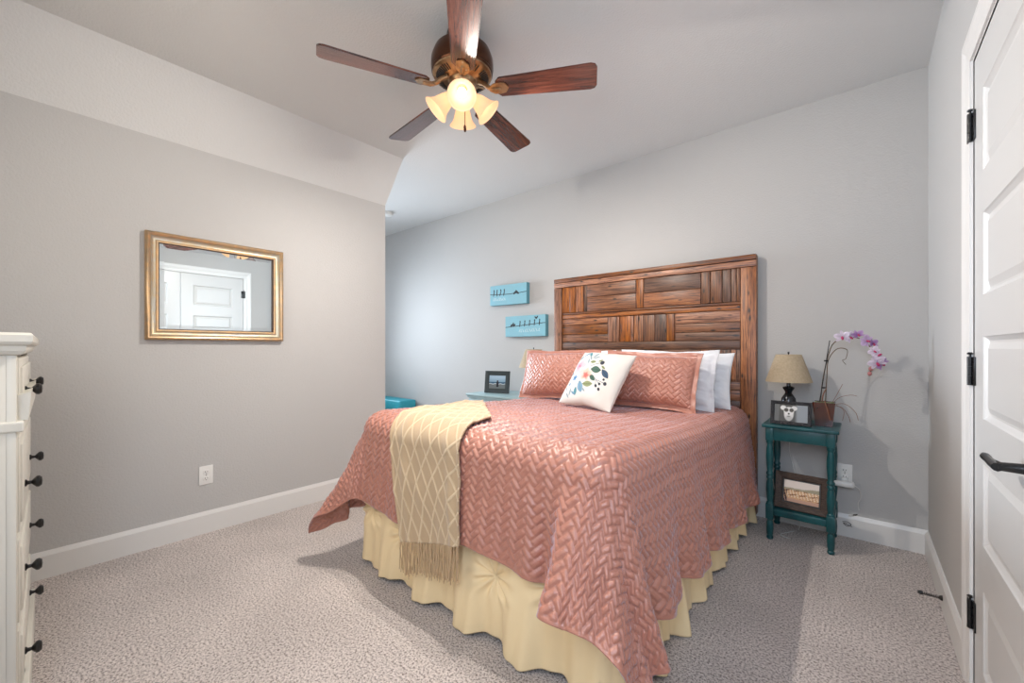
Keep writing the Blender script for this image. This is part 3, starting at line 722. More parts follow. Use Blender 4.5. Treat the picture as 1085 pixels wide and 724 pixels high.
def throw():
    nu, nv = 150, 330
    a = np.linspace(0, 1, nu)[:, None] * np.ones((1, nv)); b = np.ones((nu, 1)) * np.linspace(0, 1, nv)[None, :]
    # corners in cloth coordinates: far end (b=0) to hem (b=1)
    A = np.array((-1.93, 1.97)); B = np.array((-1.335, 1.42)); C = np.array((-1.575, IY0 - ARC - 0.425)); D = np.array((-1.205, IY0 - ARC - 0.335))
    U = (1 - a) * (1 - b) * A[0] + a * (1 - b) * B[0] + (1 - a) * b * C[0] + a * b * D[0]
    V = (1 - a) * (1 - b) * A[1] + a * (1 - b) * B[1] + (1 - a) * b * C[1] + a * b * D[1]
    U = U - 0.06 * np.sin(PI * b) * (1 - a) + 0.02 * np.sin(PI * b) * a
    wd, ln = 0.50, 1.15
    x = a * wd; y = b * ln
    def ridge(q, p):
        m = np.abs(np.mod(q, p) - p / 2); return np.exp(-((p / 2 - m) / 0.0034) ** 2)
    rd = np.maximum(ridge(x * 1.25 + y * 0.62, 0.100), ridge(x * 1.25 - y * 0.62, 0.100))
    fold = 0.010 * np.exp(-((a - 0.80 - 0.12 * b) / 0.05) ** 2) * np.clip(b - 0.15, 0, 1) * 2 + 0.007 * np.exp(-((a - 0.35 + 0.2 * b) / 0.06) ** 2)
    edge = 0.006 * np.exp(-(np.minimum(a, 1 - a) * wd / 0.010) ** 2)
    lift = 0.020 + 0.0050 * rd + fold + edge + 0.003 * snoise(x * 20, y * 16, 12)
    P = drape(U, V, lift, sgn=-1)
    tc_ = np.ones(a.shape + (3,)) * np.array((0.48, 0.345, 0.21)); tc_ = mixc(tc_, rd, (0.70, 0.56, 0.37))
    o = grid_mesh('throw_blanket', P, M['knit_pattern'], col=tc_, origin=(-1.6, 1.3, 0.7), flip=True)
    solid(o, 0.008, 0)
    tag(o, 'tan diamond-knit throw blanket with a fringe hanging over the foot of the bed', 'blanket')
    # fringe strands along the hem
    hemp = P[:, -1, :]; mb = MB(); r = random.Random(3)
    for i in range(0, nu, 1):
        if i % 3: continue
        p = hemp[i]; L_ = 0.145 + r.uniform(-.02, .015); dx = r.uniform(-.012, .012)
        pts = [Vector(p) + Vector((dx * (q / 5) ** 1.5 + r.uniform(-.0015, .0015), -0.004 * math.sin(q * 1.3 + i) - 0.002, -L_ * q / 5)) for q in range(6)]
        mb.tube(pts, [0.0026, 0.0030, 0.0026, 0.0026, 0.0024, 0.0016], 5)
        q = hemp[min(i + 1, nu - 1)]; dx = r.uniform(-.014, .014)
        pts = [Vector(q) + Vector((dx * (k_ / 5), -0.007, -(L_ - .012) * k_ / 5)) for k_ in range(6)]
        mb.tube(pts, 0.0022, 5)
    f = mb.build('fringe', M['knit'], o)
throw()

# ------------------------------------------------------------------ pillows
def pillow_pts(w, h, th, nu, nv, flange=0.0, pinch=0.05, sag=0.0, seed=1, quilted=0.0, creases=0.0):
    """closed pillow as a tube of rings; local X width, Z height, Y thickness. returns front and back sheets"""
    a = np.linspace(-1, 1, nu)[:, None] * np.ones((1, nv)); b = np.ones((nu, 1)) * np.linspace(-1, 1, nv)[None, :]
    fx = 1 - flange / (w / 2); fz = 1 - flange / (h / 2)
    ai = np.clip(a / fx, -1, 1); bi = np.clip(b / fz, -1, 1)
    prof = np.clip((1 - np.abs(ai) ** 2.4), 0, 1) ** 0.55 * np.clip((1 - np.abs(bi) ** 2.4), 0, 1) ** 0.55
    X = a * w / 2 * (1 - pinch * (1 - b * b) * np.abs(a)); Z = b * h / 2 * (1 - pinch * (1 - a * a) * np.abs(b))
    Z = Z + 0.012 * snoise(a * 2, b * 2, seed)
    T = th / 2 * prof
    fl = 0.003 + 0.008 * snoise(a * 7, b * 7, seed + 3) * (np.maximum(np.abs(a), np.abs(b)) > 0.9) * (flange > 0)
    lump = 0.010 * snoise(a * 3, b * 3, seed + 7) * prof
    cr = creases * snoise(a * 9 + b * 3, b * 7, seed + 11) * prof ** 0.3
    q = 0
    if quilted > 0:
        hg, _ = herring((X + Z) / math.sqrt(2), (Z - X) / math.sqrt(2), 0.0255, 2)
        q = quilted * hg * (np.maximum(np.abs(a) / fx, np.abs(b) / fz) < 1.0)
    F = np.stack([X, -(T + lump + cr + q) - 0.002 + fl, Z], -1)
    Bk = np.stack([X, T * 0.9 - lump + 0.002 + fl, Z], -1)
    return a, b, F, Bk
def pillow(name, label, cat, group, bottom, w, h, th, lean, yaw, m, roll=0.0, res=120, col=None, **kw):
    """bottom = world point of the middle of the lower edge; lean back from vertical"""
    a, b, F, Bk = pillow_pts(w, h, th, res, res, **kw)
    R_ = Matrix.Rotation(yaw, 3, 'Z') @ Matrix.Rotation(-lean, 3, 'X') @ Matrix.Rotation(roll, 3, 'Y')
    R_ = np.array(R_)
    c = np.array(bottom) + R_ @ np.array((0, 0, h / 2))
    nu = res
    idx = np.arange(nu * nu).reshape(nu, nu)
    q1 = np.stack([idx[:-1, :-1], idx[1:, :-1], idx[1:, 1:], idx[:-1, 1:]], -1).reshape(-1, 4)
    q2 = q1[:, ::-1] + nu * nu
    bnd = list(idx[:, 0]) + list(idx[-1, 1:]) + list(idx[-2::-1, -1]) + list(idx[0, -2:0:-1])
    bnd = np.array(bnd); nb = np.roll(bnd, -1)
    q3 = np.stack([nb, bnd, bnd + nu * nu, nb + nu * nu], -1)
    q = np.concatenate([q1, q2, q3])
    pts = np.concatenate([F.reshape(-1, 3), Bk.reshape(-1, 3)]) @ R_.T
    me = bpy.data.meshes.new(name); me.from_pydata(pts.tolist(), [], q.tolist())
    me.polygons.foreach_set('use_smooth', [True] * len(me.polygons)); me.update()
    if col is not None:
        at = me.color_attributes.new('Col', 'FLOAT_COLOR', 'POINT'); cc = np.ones((2 * nu * nu, 4), np.float32)
        cc[:nu * nu, :3] = col(a, b).reshape(-1, 3); cc[nu * nu:, :3] = (0.8, 0.76, 0.7); at.data.foreach_set('color', cc.ravel())
    me.materials.append(m)
    o = bpy.data.objects.new(name, me); COL.objects.link(o); o.location = c
    return tag(o, label, cat, group)
Q = math.radians
pillow('bed_pillow', 'white pillow nearest the headboard at the right end of the row', 'pillow', None, (-0.965, 2.88, 0.772), 0.68, 0.37, 0.13, Q(15), Q(-2), M['white_cloth'], seed=31, creases=0.009, res=90)
pillow('bed_pillow', 'white pillow with grey piping directly behind the right rose pillow sham', 'pillow', None, (-1.02, 2.73, 0.772), 0.68, 0.385, 0.13, Q(15), Q(-3), M['white_cloth'], seed=12, creases=0.008, flange=0.03, res=90)
pillow('bed_pillow', 'white pillow mostly hidden behind the left rose pillow sham', 'pillow', None, (-1.74, 2.75, 0.772), 0.68, 0.385, 0.13, Q(15), Q(2), M['white_cloth'], seed=17, creases=0.006, res=90)
pillow('pillow_sham', 'rose herringbone pillow sham at the left, behind the floral cushion', 'pillow', None, (-1.770, 2.57, 0.772), 0.70, 0.39, 0.16, Q(17), Q(-2), M['quilt'], roll=Q(-1.5), res=240, seed=3, flange=0.03, quilted=0.006)
pillow('pillow_sham', 'rose herringbone pillow sham at the right, in front of the white pillows', 'pillow', None, (-1.075, 2.57, 0.772), 0.67, 0.375, 0.16, Q(17), Q(-4), M['quilt'], roll=Q(1), res=240, seed=8, flange=0.03, quilted=0.006)
def floral(a, b):
    # crop pixels -> pillow coordinates, pillow lower left corner (35,380), lower edge vector, left edge vector
    BLp = np.array((35., 380.)); ea = np.array((315., 55.)); eb = np.array((118., -275.)); Minv = np.linalg.inv(np.stack([ea, eb], 1))
    px = 35 + (a + 1) / 2 * ea[0] + (b + 1) / 2 * eb[0]; py = 380 + (a + 1) / 2 * ea[1] + (b + 1) / 2 * eb[1]
    C_ = np.ones(a.shape + (3,)) * np.array((0.64, 0.615, 0.58))
    def ell(cx, cy, rx, ry, rot, c, soft=0.18, petals=0, alpha=1.0):
        nonlocal C_
        t_ = math.radians(rot); x = (px - cx) * math.cos(t_) + (py - cy) * math.sin(t_); y = -(px - cx) * math.sin(t_) + (py - cy) * math.cos(t_)
        r = np.sqrt((x / rx) ** 2 + (y / ry) ** 2) / 1.15
        if petals: r = r / (1 + 0.16 * np.cos(petals * np.arctan2(y, x)))
        m_ = np.clip((1 - r) / soft, 0, 1)[..., None] * alpha; C_ = C_ * (1 - m_) + np.array(c) * m_
    def leaf(cx, cy, L_, wd, rot, c):
        nonlocal C_
        t_ = math.radians(rot); x = (px - cx) * math.cos(t_) + (py - cy) * math.sin(t_); y = -(px - cx) * math.sin(t_) + (py - cy) * math.cos(t_)
        ww = wd * np.clip(1 - (x / L_) ** 2, 0, 1); m_ = (np.abs(y) < ww)[..., None]; sh = np.where(np.abs(y) < 1.6, 0.55, 1.0)[..., None]
        C_ = np.where(m_, np.array(c) * sh, C_)
    def line(x0, y0, x1, y1, wd, c):
        nonlocal C_
        d = np.array((x1 - x0, y1 - y0)); L_ = np.hypot(*d); u_ = d / L_; s_ = (px - x0) * u_[0] + (py - y0) * u_[1]; e = np.abs(-(px - x0) * u_[1] + (py - y0) * u_[0])
        C_ = np.where(((s_ > 0) & (s_ < L_) & (e < wd))[..., None], np.array(c), C_)
    blue, navy, green, olive, grey, teal = (0.16, 0.30, 0.42), (0.03, 0.07, 0.13), (0.04, 0.10, 0.07), (0.22, 0.26, 0.12), (0.30, 0.38, 0.42), (0.06, 0.24, 0.30)
    for q in [(165, 158, 20, 9, -20, teal), (203, 142, 26, 10, -30, blue), (228, 150, 24, 8, 60, teal), (142, 172, 12, 6, 30, teal), (265, 160, 24, 8, -60, grey), (275, 178, 20, 6, -20, grey), (240, 175, 20, 6, 60, grey),
              (262, 205, 18, 9, 10, olive), (118, 240, 16, 8, 0, blue), (195, 328, 32, 17, 80, blue), (165, 345, 22, 10, 100, teal), (128, 345, 20, 7, 110, grey), (110, 360, 16, 6, 60, grey), (150, 352, 18, 6, 40, blue),
              (288, 250, 33, 17, 5, green), (341, 270, 27, 15, 55, navy), (270, 290, 22, 12, 40, green), (240, 318, 32, 14, 5, olive), (330, 238, 14, 6, 40, olive), (232, 195, 16, 7, 80, grey), (305, 200, 14, 6, -30, olive), (100, 320, 14, 6, 70, grey), (215, 345, 16, 6, 50, grey)]: leaf(*q)
    line(250, 230, 318, 212, 1.6, green); line(285, 290, 313, 320, 1.4, navy); line(300, 300, 342, 318, 1.4, navy); line(292, 295, 292, 330, 1.4, navy)
    ell(178, 215, 40, 36, 0, (0.74, 0.42, 0.46), 0.35, 5); ell(172, 212, 22, 20, 20, (0.72, 0.26, 0.34), 0.6, 5); ell(190, 235, 16, 14, 0, (0.78, 0.50, 0.50), .5, 5)
    ell(175, 213, 6, 6, 0, (0.35, 0.08, 0.14), .4)
    ell(228, 268, 34, 30, 0, (0.82, 0.42, 0.34), 0.35, 5); ell(230, 276, 20, 16, 10, (0.70, 0.11, 0.09), 0.6, 5); ell(198, 262, 14, 22, 10, (0.76, 0.46, 0.44), .4)
    ell(153, 270, 16, 15, 0, (0.10, 0.25, 0.45), 0.3, 5); ell(153, 270, 5, 5, 0, navy, .3); ell(115, 262, 11, 10, 0, (0.75, .45, .48), .4, 5); ell(120, 300, 10, 9, 0, blue, .4, 5)
    for (x, y, r) in [(318, 212, 12), (292, 330, 8), (309, 345, 8), (313, 320, 7), (342, 318, 9), (335, 298, 6)]: ell(x, y, r, r, 0, (0.02, 0.025, 0.04), 0.25)
    return C_
pillow('floral_cushion', 'square cream cushion printed with pink, red and blue flowers', 'cushion', None, (-1.345, 2.27, 0.785), 0.45, 0.415, 0.15, Q(35), Q(-14), M['print'], roll=Q(2), res=300, seed=5, col=floral)

# ------------------------------------------------------------------ ceiling fan
FC = Vector((-1.53, 1.415, 0))
fan = thing('ceiling_fan', (FC.x, FC.y, H), 'bronze ceiling fan with five reddish wood blades and four lit glass shades', 'ceiling fan')
cx_, cy_ = FC.x, FC.y
MB().lathe([(0.0, H - 2.745), (0.075, 0.0)][1:] + [(0.078, -0.01), (0.070, -0.045), (0.055, -0.065)], (cx_, cy_, H), 36).build('canopy', M['bronze'], fan)
MB().lathe([(0.060, 2.675), (0.105, 2.668), (0.140, 2.645), (0.155, 2.605), (0.156, 2.565), (0.150, 2.548), (0.153, 2.542), (0.148, 2.534)], (cx_, cy_, 0), 48).build('motor_housing', M['bronze'], fan)
mb = MB().lathe([(0.150, 2.540), (0.146, 2.528), (0.132, 2.520), (0.095, 2.508), (0.070, 2.500), (0.066, 2.488), (0.060, 2.478), (0.050, 2.470)], (cx_, cy_, 0), 48)
mb.build('lower_ring', M['brass'], fan)
ring = COL.objects['lower_ring']
for i in range(60):
    if i % 12 in (0, 1): continue
    mb = MB()
    a = 2 * PI * i / 60
    mt = Matrix.Translation((cx_, cy_, 0)) @ Matrix.Rotation(a, 4, 'Z') @ Matrix.Translation((0.115, 0, 2.5135)) @ Matrix.Rotation(math.radians(-18), 4, 'Y')
    mb.box(-0.017, 0.017, -0.0015, 0.0015, -0.003, 0.002, 0, mtx=mt)
    mb.build('vent_slot', M['slot'], ring)
MB().lathe([(0.050, 2.472), (0.058, 2.462), (0.060, 2.440), (0.052, 2.425), (0.030, 2.415), (0.022, 2.400), (0.012, 2.392), (0, 2.390)], (cx_, cy_, 0), 32).build('light_hub', M['brass'], fan)
ZB = 2.455
for k in range(5):
    a = math.radians(-42 + 72 * k)
    base = Matrix.Translation((cx_, cy_, ZB)) @ Matrix.Rotation(a, 4, 'Z') @ Matrix.Rotation(math.radians(13), 4, 'X')
    base = Matrix.Translation((cx_, cy_, ZB)) @ Matrix.Rotation(a, 4, 'Z') @ Matrix.Rotation(math.radians(-13), 4, 'X')
    # blade outline
    poly = []
    r0, r1 = 0.175, 0.665
    W0, W1 = 0.055, 0.072
    poly += [(r0 + 0.02, -W0), (r1 - 0.03, -W1), (r1 - 0.010, -W1 + 0.006), (r1, -W1 + 0.022), (r1, W1 - 0.022), (r1 - 0.010, W1 - 0.006), (r1 - 0.03, W1), (r0 + 0.02, W0), (r0, W0 - 0.02), (r0, -W0 + 0.02)]
    o = MB().prism(poly, -0.004, 0.004, bev=0.0012).build('blade', M['blade'], fan, local=True)
    o.matrix_basis = Matrix.Translation(-wloc(fan)) @ base
    # iron: arm from the ring down to the blade with a shield-shaped plate below it
    mb = MB()
    arm = [(0.085, 0, 0.045), (0.110, 0, 0.030), (0.135, 0, 0.004), (0.165, 0, -0.010), (0.20, 0, -0.010)]
    mb.tube(arm, [0.014, 0.012, 0.011, 0.010, 0.008], 10)
    pl = [(0.140, -0.012), (0.165, -0.030), (0.195, -0.034), (0.222, -0.028), (0.240, 0.0), (0.222, 0.028), (0.195, 0.034), (0.165, 0.030), (0.140, 0.012)]
    mb.prism(pl, -0.0100, -0.0050, bev=0.0015)
    for (qx, qy) in ((0.180, 0.018), (0.180, -0.018), (0.222, 0.0)): mb.sphere((qx, qy, -0.0105), 0.005, (1, 1, 0.5), 1)
    o = mb.build('blade_iron', M['brass'], fan, local=True); o.matrix_basis = Matrix.Translation(-wloc(fan)) @ base
for k in range(4):
    a = math.radians(-44 + 90 * k)
    base = Matrix.Translation((cx_, cy_, 2.440)) @ Matrix.Rotation(a, 4, 'Z')
    tl = math.radians(45 + 90)
    sh = base @ Matrix.Translation((0.052, 0, -0.006)) @ Matrix.Rotation(tl, 4, 'Y')   # local +Z along the shade axis, outwards and down
    mb = MB(); mb.tube([base @ Vector(p) for p in ((0.02, 0, 0.0), (0.04, 0, 0.006), (0.052, 0, -0.006))], 0.010, 10)
    mb.lathe([(0.012, -0.012), (0.024, -0.006), (0.027, 0.008), (0.025, 0.016)], n=24, mtx=sh)
    arm = mb.build('light_arm', M['brass'], fan)
    pr = [(0.023, 0.010), (0.028, 0.018), (0.036, 0.038), (0.042, 0.060), (0.047, 0.080), (0.056, 0.098), (0.068, 0.112), (0.070, 0.115)]
    prof = pr + [(r - 0.003, z - 0.0005) for r, z in reversed(pr)]
    s_ = MB().lathe(prof, n=40, mtx=sh, cap=False).build('lamp_shade', M['frosted'], fan, angle=80)
    li = bpy.data.lights.new('fan_bulb_light', 'SPOT'); li.energy = FAN_W; li.color = (1.0, 0.93, 0.85); li.spot_size = math.radians(150); li.spot_blend = 0.75; li.shadow_soft_size = 0.012
    lo = bpy.data.objects.new('fan_bulb_light', li); COL.objects.link(lo); lo.matrix_world = sh @ Matrix.Translation((0, 0, 0.101)) @ Matrix.Rotation(PI, 4, 'X')
    MB().lathe([(0.011, 0.005), (0.013, 0.03), (0.020, 0.050), (0.0225, 0.062), (0.020, 0.075), (0.011, 0.085), (0, 0.088)], n=14, mtx=sh).build('bulb', M['bulb'], fan, angle=80)
for (dx, dy, L_) in ((0.030, -0.010, 0.15), (-0.012, 0.028, 0.11)):
    x, y = cx_ + dx, cy_ + dy; mb = MB()
    zt = 2.412
    mb.tube([(x, y, zt), (x, y, zt - L_)], 0.0013, 6)
    mb.lathe([(0.002, 0), (0.006, -0.008), (0.007, -0.016), (0.004, -0.026), (0, -0.028)], (x, y, zt - L_), 12)
    mb.build('pull_chain', M['bronze'], fan)

# ------------------------------------------------------------------ teal side table
TX0, TX1, TY0, TY1, TZ = -0.460, -0.090, 2.885, 3.245, 0.700
t = thing('side_table', ((TX0 + TX1) / 2, (TY0 + TY1) / 2, 0), 'small dark teal side table with turned legs right of the bed', 'side table')
MB().box(TX0, TX1, TY0, TY1, TZ - 0.020, TZ, 0.005, 3).build('tabletop', M['teal'], t)
lx = (TX0 + 0.038, TX1 - 0.038); ly = (TY0 + 0.038, TY1 - 0.038)
mb = MB()
mb.box(lx[0], lx[1], ly[0] - 0.014, ly[0] + 0.004, 0.605, 0.682, 0.002); mb.box(lx[0], lx[1], ly[1] - 0.004, ly[1] + 0.014, 0.605, 0.682, 0.002)
mb.box(lx[0] - 0.014, lx[0] + 0.004, ly[0], ly[1], 0.605, 0.682, 0.002); mb.box(lx[1] - 0.004, lx[1] + 0.014, ly[0], ly[1], 0.605, 0.682, 0.002)
mb.build('apron', M['teal'], t)
MB().box(lx[0] - 0.016, lx[1] + 0.016, ly[0] - 0.014, ly[1] + 0.014, 0.150, 0.190, 0.004).build('lower_shelf', M['teal'], t)
for x in lx:
    for y in ly:
        mb = MB(); q = 0.020
        mb.box(x - q, x + q, y - q, y + q, 0.600, 0.681, 0.003); mb.box(x - q, x + q, y - q, y + q, 0.125, 0.215, 0.003)
        mb.lathe([(0.014, 0), (0.017, 0.004), (0.018, 0.014), (0.014, 0.020), (0.0155, 0.027), (0.017, 0.034), (0.019, 0.07), (0.017, 0.105), (0.013, 0.115), (0.018, 0.122), (0.018, 0.128)], (x, y, 0), 20)
        mb.lathe([(0.018, 0.212), (0.019, 0.220), (0.014, 0.228), (0.017, 0.25), (0.0205, 0.30), (0.018, 0.345), (0.014, 0.362), (0.019, 0.370), (0.019, 0.378), (0.0145, 0.386), (0.0195, 0.394), (0.0195, 0.402),
                  (0.014, 0.412), (0.018, 0.45), (0.0205, 0.50), (0.018, 0.55), (0.0135, 0.575), (0.019, 0.585), (0.019, 0.603)], (x, y, 0), 20)
        mb.build('leg', M['teal'], t)

# generic picture frame: local XZ plane facing -Y, bottom at z=0
def colgrid(name, w, h, z0, y, colf, m, parent, nx=90, nz=60):
    X, Z = np.meshgrid(np.linspace(-w / 2, w / 2, nx), np.linspace(z0, z0 + h, nz), indexing='ij')
    P = np.stack([X, np.full_like(X, y), Z], -1); a = (X / w) + .5; b = (Z - z0) / h
    o = grid_mesh(name, P, m, None, col=colf(a, b)); o.parent = parent; o.location = (0, 0, 0); return o
def picframe(name, label, loc, w, h, bw, depth, lean, yaw, m, photo, matw=0.0, matm=None, prof=None):
    t = thing(name, loc, label, 'picture frame'); t.rotation_euler = (-lean, 0, yaw)
    mb = MB()
    pr = prof or [(0, 0), (0, depth), (0.004, depth + 0.003), (bw - 0.005, depth - 0.001), (bw, depth - 0.005), (bw, 0.003)]
    k = len(pr); vs_ = []
    for c, s_ in ((-1, 0), (1, 0), (1, 1), (-1, 1)):
        for (ins, d) in pr: vs_.append((c * (w / 2 - ins), -d, ins if s_ == 0 else h - ins))
    f = []
    for c in range(4):
        n = (c + 1) % 4
        for i in range(k): f.append((c * k + i, c * k + (i + 1) % k, n * k + (i + 1) % k, n * k + i))
    mb.quads(vs_, f); mb.build('frame', m, t, local=True, smooth=False)
    MB().box(-w / 2 + .002, w / 2 - .002, -0.003, 0.0, .002, h - .002).build('backing', M['slot'], t, local=True)
    iw, ih = w - 2 * bw, h - 2 * bw
    if matw: MB().box(-iw / 2, iw / 2, -0.0045, -0.003, bw, h - bw).build('mat_board', matm, t, local=True)
    colgrid('photograph', iw - 2 * matw, ih - 2 * matw, bw + matw, -0.0055, photo, M['photo'], t)
    # strut behind
    MB().box(-0.02, 0.02, 0.0, 0.003, h * .2, h * .7).build('strut', M['slot'], t, local=True)
    return t
def sm(x, a, b): return np.clip((x - a) / (b - a), 0, 1)
def mixc(C_, m_, c): return C_ * (1 - m_[..., None]) + np.array(c) * m_[..., None]
def dog(a, b):
    C_ = np.ones(a.shape + (3,)) * np.array((0.03, 0.035, 0.04)); C_ = mixc(C_, sm(a, .62, .70), (0.22, 0.25, 0.28)); C_ = mixc(C_, (a < .14) * 1.0, (0.08, 0.09, 0.1))
    def e(cx, cy, rx, ry, c, s_=.2):
        nonlocal C_
        r = np.sqrt(((a - cx) / rx) ** 2 + ((b - cy) / ry) ** 2); C_ = mixc(C_, np.clip((1 - r) / s_, 0, 1), c)
    e(.44, .45, .16, .44, (.62, .62, .62)); e(.27, .80, .10, .15, (.66, .66, .66)); e(.60, .80, .10, .15, (.62, .62, .62)); e(.44, .62, .17, .26, (.7, .7, .7))
    e(.36, .68, .075, .13, (.03, .03, .03)); e(.52, .68, .075, .13, (.03, .03, .03)); e(.44, .46, .035, .06, (.02, .02, .02)); e(.44, .22, .11, .16, (.45, .45, .45)); e(.44, .30, .05, .03, (.1, .1, .1))
    return C_
def beach(a, b):
    C_ = np.ones(a.shape + (3,)) * np.array((0.20, 0.34, 0.46)); C_ = mixc(C_, sm(b, .45, .85), (0.42, 0.58, 0.72)); C_ = mixc(C_, (b < .50) * 1.0, (0.05, 0.12, 0.20)); C_ = mixc(C_, (b < .34) * 1.0, (0.16, 0.19, 0.20))
    C_ = mixc(C_, (np.abs(b - .36 - .02 * np.sin(a * 20)) < .03) * 1.0, (0.5, 0.58, 0.62))
    C_ = mixc(C_, ((np.abs(a - .52) < .07) & (b < .52) & (b > .12)) * 1.0, (0.03, 0.03, 0.04)); C_ = mixc(C_, (((a - .52) ** 2 + ((b - .57) * .7) ** 2) < .0022) * 1.0, (0.04, .03, .03))
    return C_
def village(a, b):
    C_ = np.ones(a.shape + (3,)) * np.array((0.70, 0.62, 0.56)); n = snoise(a * 40, b * 30, 2); n2 = snoise(a * 70, b * 60, 6)
    C_ = mixc(C_, sm(.66 + .10 * (a > .5) * (a - .5) * 2 + .03 * n - b, 0, .04), (0.34, 0.30, 0.20)); C_ = mixc(C_, (b < .56 + .02 * n) * 1.0, (0.60, 0.36, 0.20))
    C_ = mixc(C_, ((b < .56) & (b > .22) & (n2 > .25)) * 1.0, (0.80, 0.66, 0.48)); C_ = mixc(C_, ((b < .56) & (b > .18) & (n < -.45)) * 1.0, (0.22, 0.10, 0.05))
    C_ = mixc(C_, (b < .16 + .03 * n) * 1.0, (0.50, 0.30, 0.22)); C_ = mixc(C_, ((a < .10) & (b < .55) & (n2 > -.2)) * 1.0, (0.06, 0.04, 0.04))
    return C_
picframe('picture_frame', 'black carved frame with a black and white dog photo on the teal table', (-0.318, 2.935, TZ + 0.0012), 0.205, 0.140, 0.020, 0.012, Q(10), Q(-2), M['blackframe'], dog)
picframe('picture_frame', 'dark wood frame with a village landscape picture on the table lower shelf', (-0.272, 2.955, 0.192), 0.265, 0.215, 0.038, 0.014, Q(14), Q(-4), M['barn'], village, 0.008, M['slot'])
picframe('picture_frame', 'dark frame with a blue seaside photo on the pale blue nightstand', (-2.70, 2.95, 0.7215), 0.26, 0.215, 0.040, 0.015, Q(8), Q(18), M['greyframe'], beach, 0.004, M['slot'])

# ------------------------------------------------------------------ lamps
def lamp(x, y, z, s_, label, hb_=0.250):
    t = thing('table_lamp', (x, y, z), label, 'lamp')
    MB().lathe([(0.048, 0), (0.050, 0.006), (0.046, 0.012), (0.030, 0.020), (0.018, 0.030), (0.014, 0.045), (0.022, 0.060), (0.036, 0.085), (0.042, 0.115), (0.038, 0.145), (0.026, 0.165), (0.018, 0.178), (0.020, 0.190), (0.030, 0.205), (0.032, 0.215), (0.012, 0.222), (0.010, 0.25), (0.010, 0.27)], (x, y, z), 28).build('base', M['urn'], t)
    z0, z1, r0, r1 = z + hb_, z + hb_ + 0.170, 0.125 * s_, 0.068 * s_
    MB().lathe([(r0, z0), (r0 - (r0 - r1) * .5, (z0 + z1) / 2), (r1, z1), (r1 - 0.002, z1), (r0 - 0.002 - (r0 - r1) * .5, (z0 + z1) / 2), (r0 - 0.002, z0), (r0, z0)], (x, y, 0), 48, cap=False).build('lamp_shade', M['shade_linen'], t, angle=80)
    mb = MB()
    for q in range(3): a = 2 * PI * q / 3; mb.tube([(x, y, z1 - 0.01), (x + (r1 - .001) * math.cos(a), y + (r1 - .001) * math.sin(a), z1 - 0.004)], 0.0015, 6)
    mb.tube([(x, y, z + 0.265), (x, y, z1 + 0.006)], 0.003, 8); mb.sphere((x, y, z1 + 0.010), 0.006, (1, 1, 1.3), 2); mb.build('harp', M['urn'], t)
    MB().sphere((x, y, z + 0.315), 0.028, (1, 1, 1.25), 2).build('bulb', M['plastic'], t)
    return t
lamp_right = lamp(-0.345, 3.085, TZ, 1.0, 'small table lamp with a beige linen shade on the teal side table')

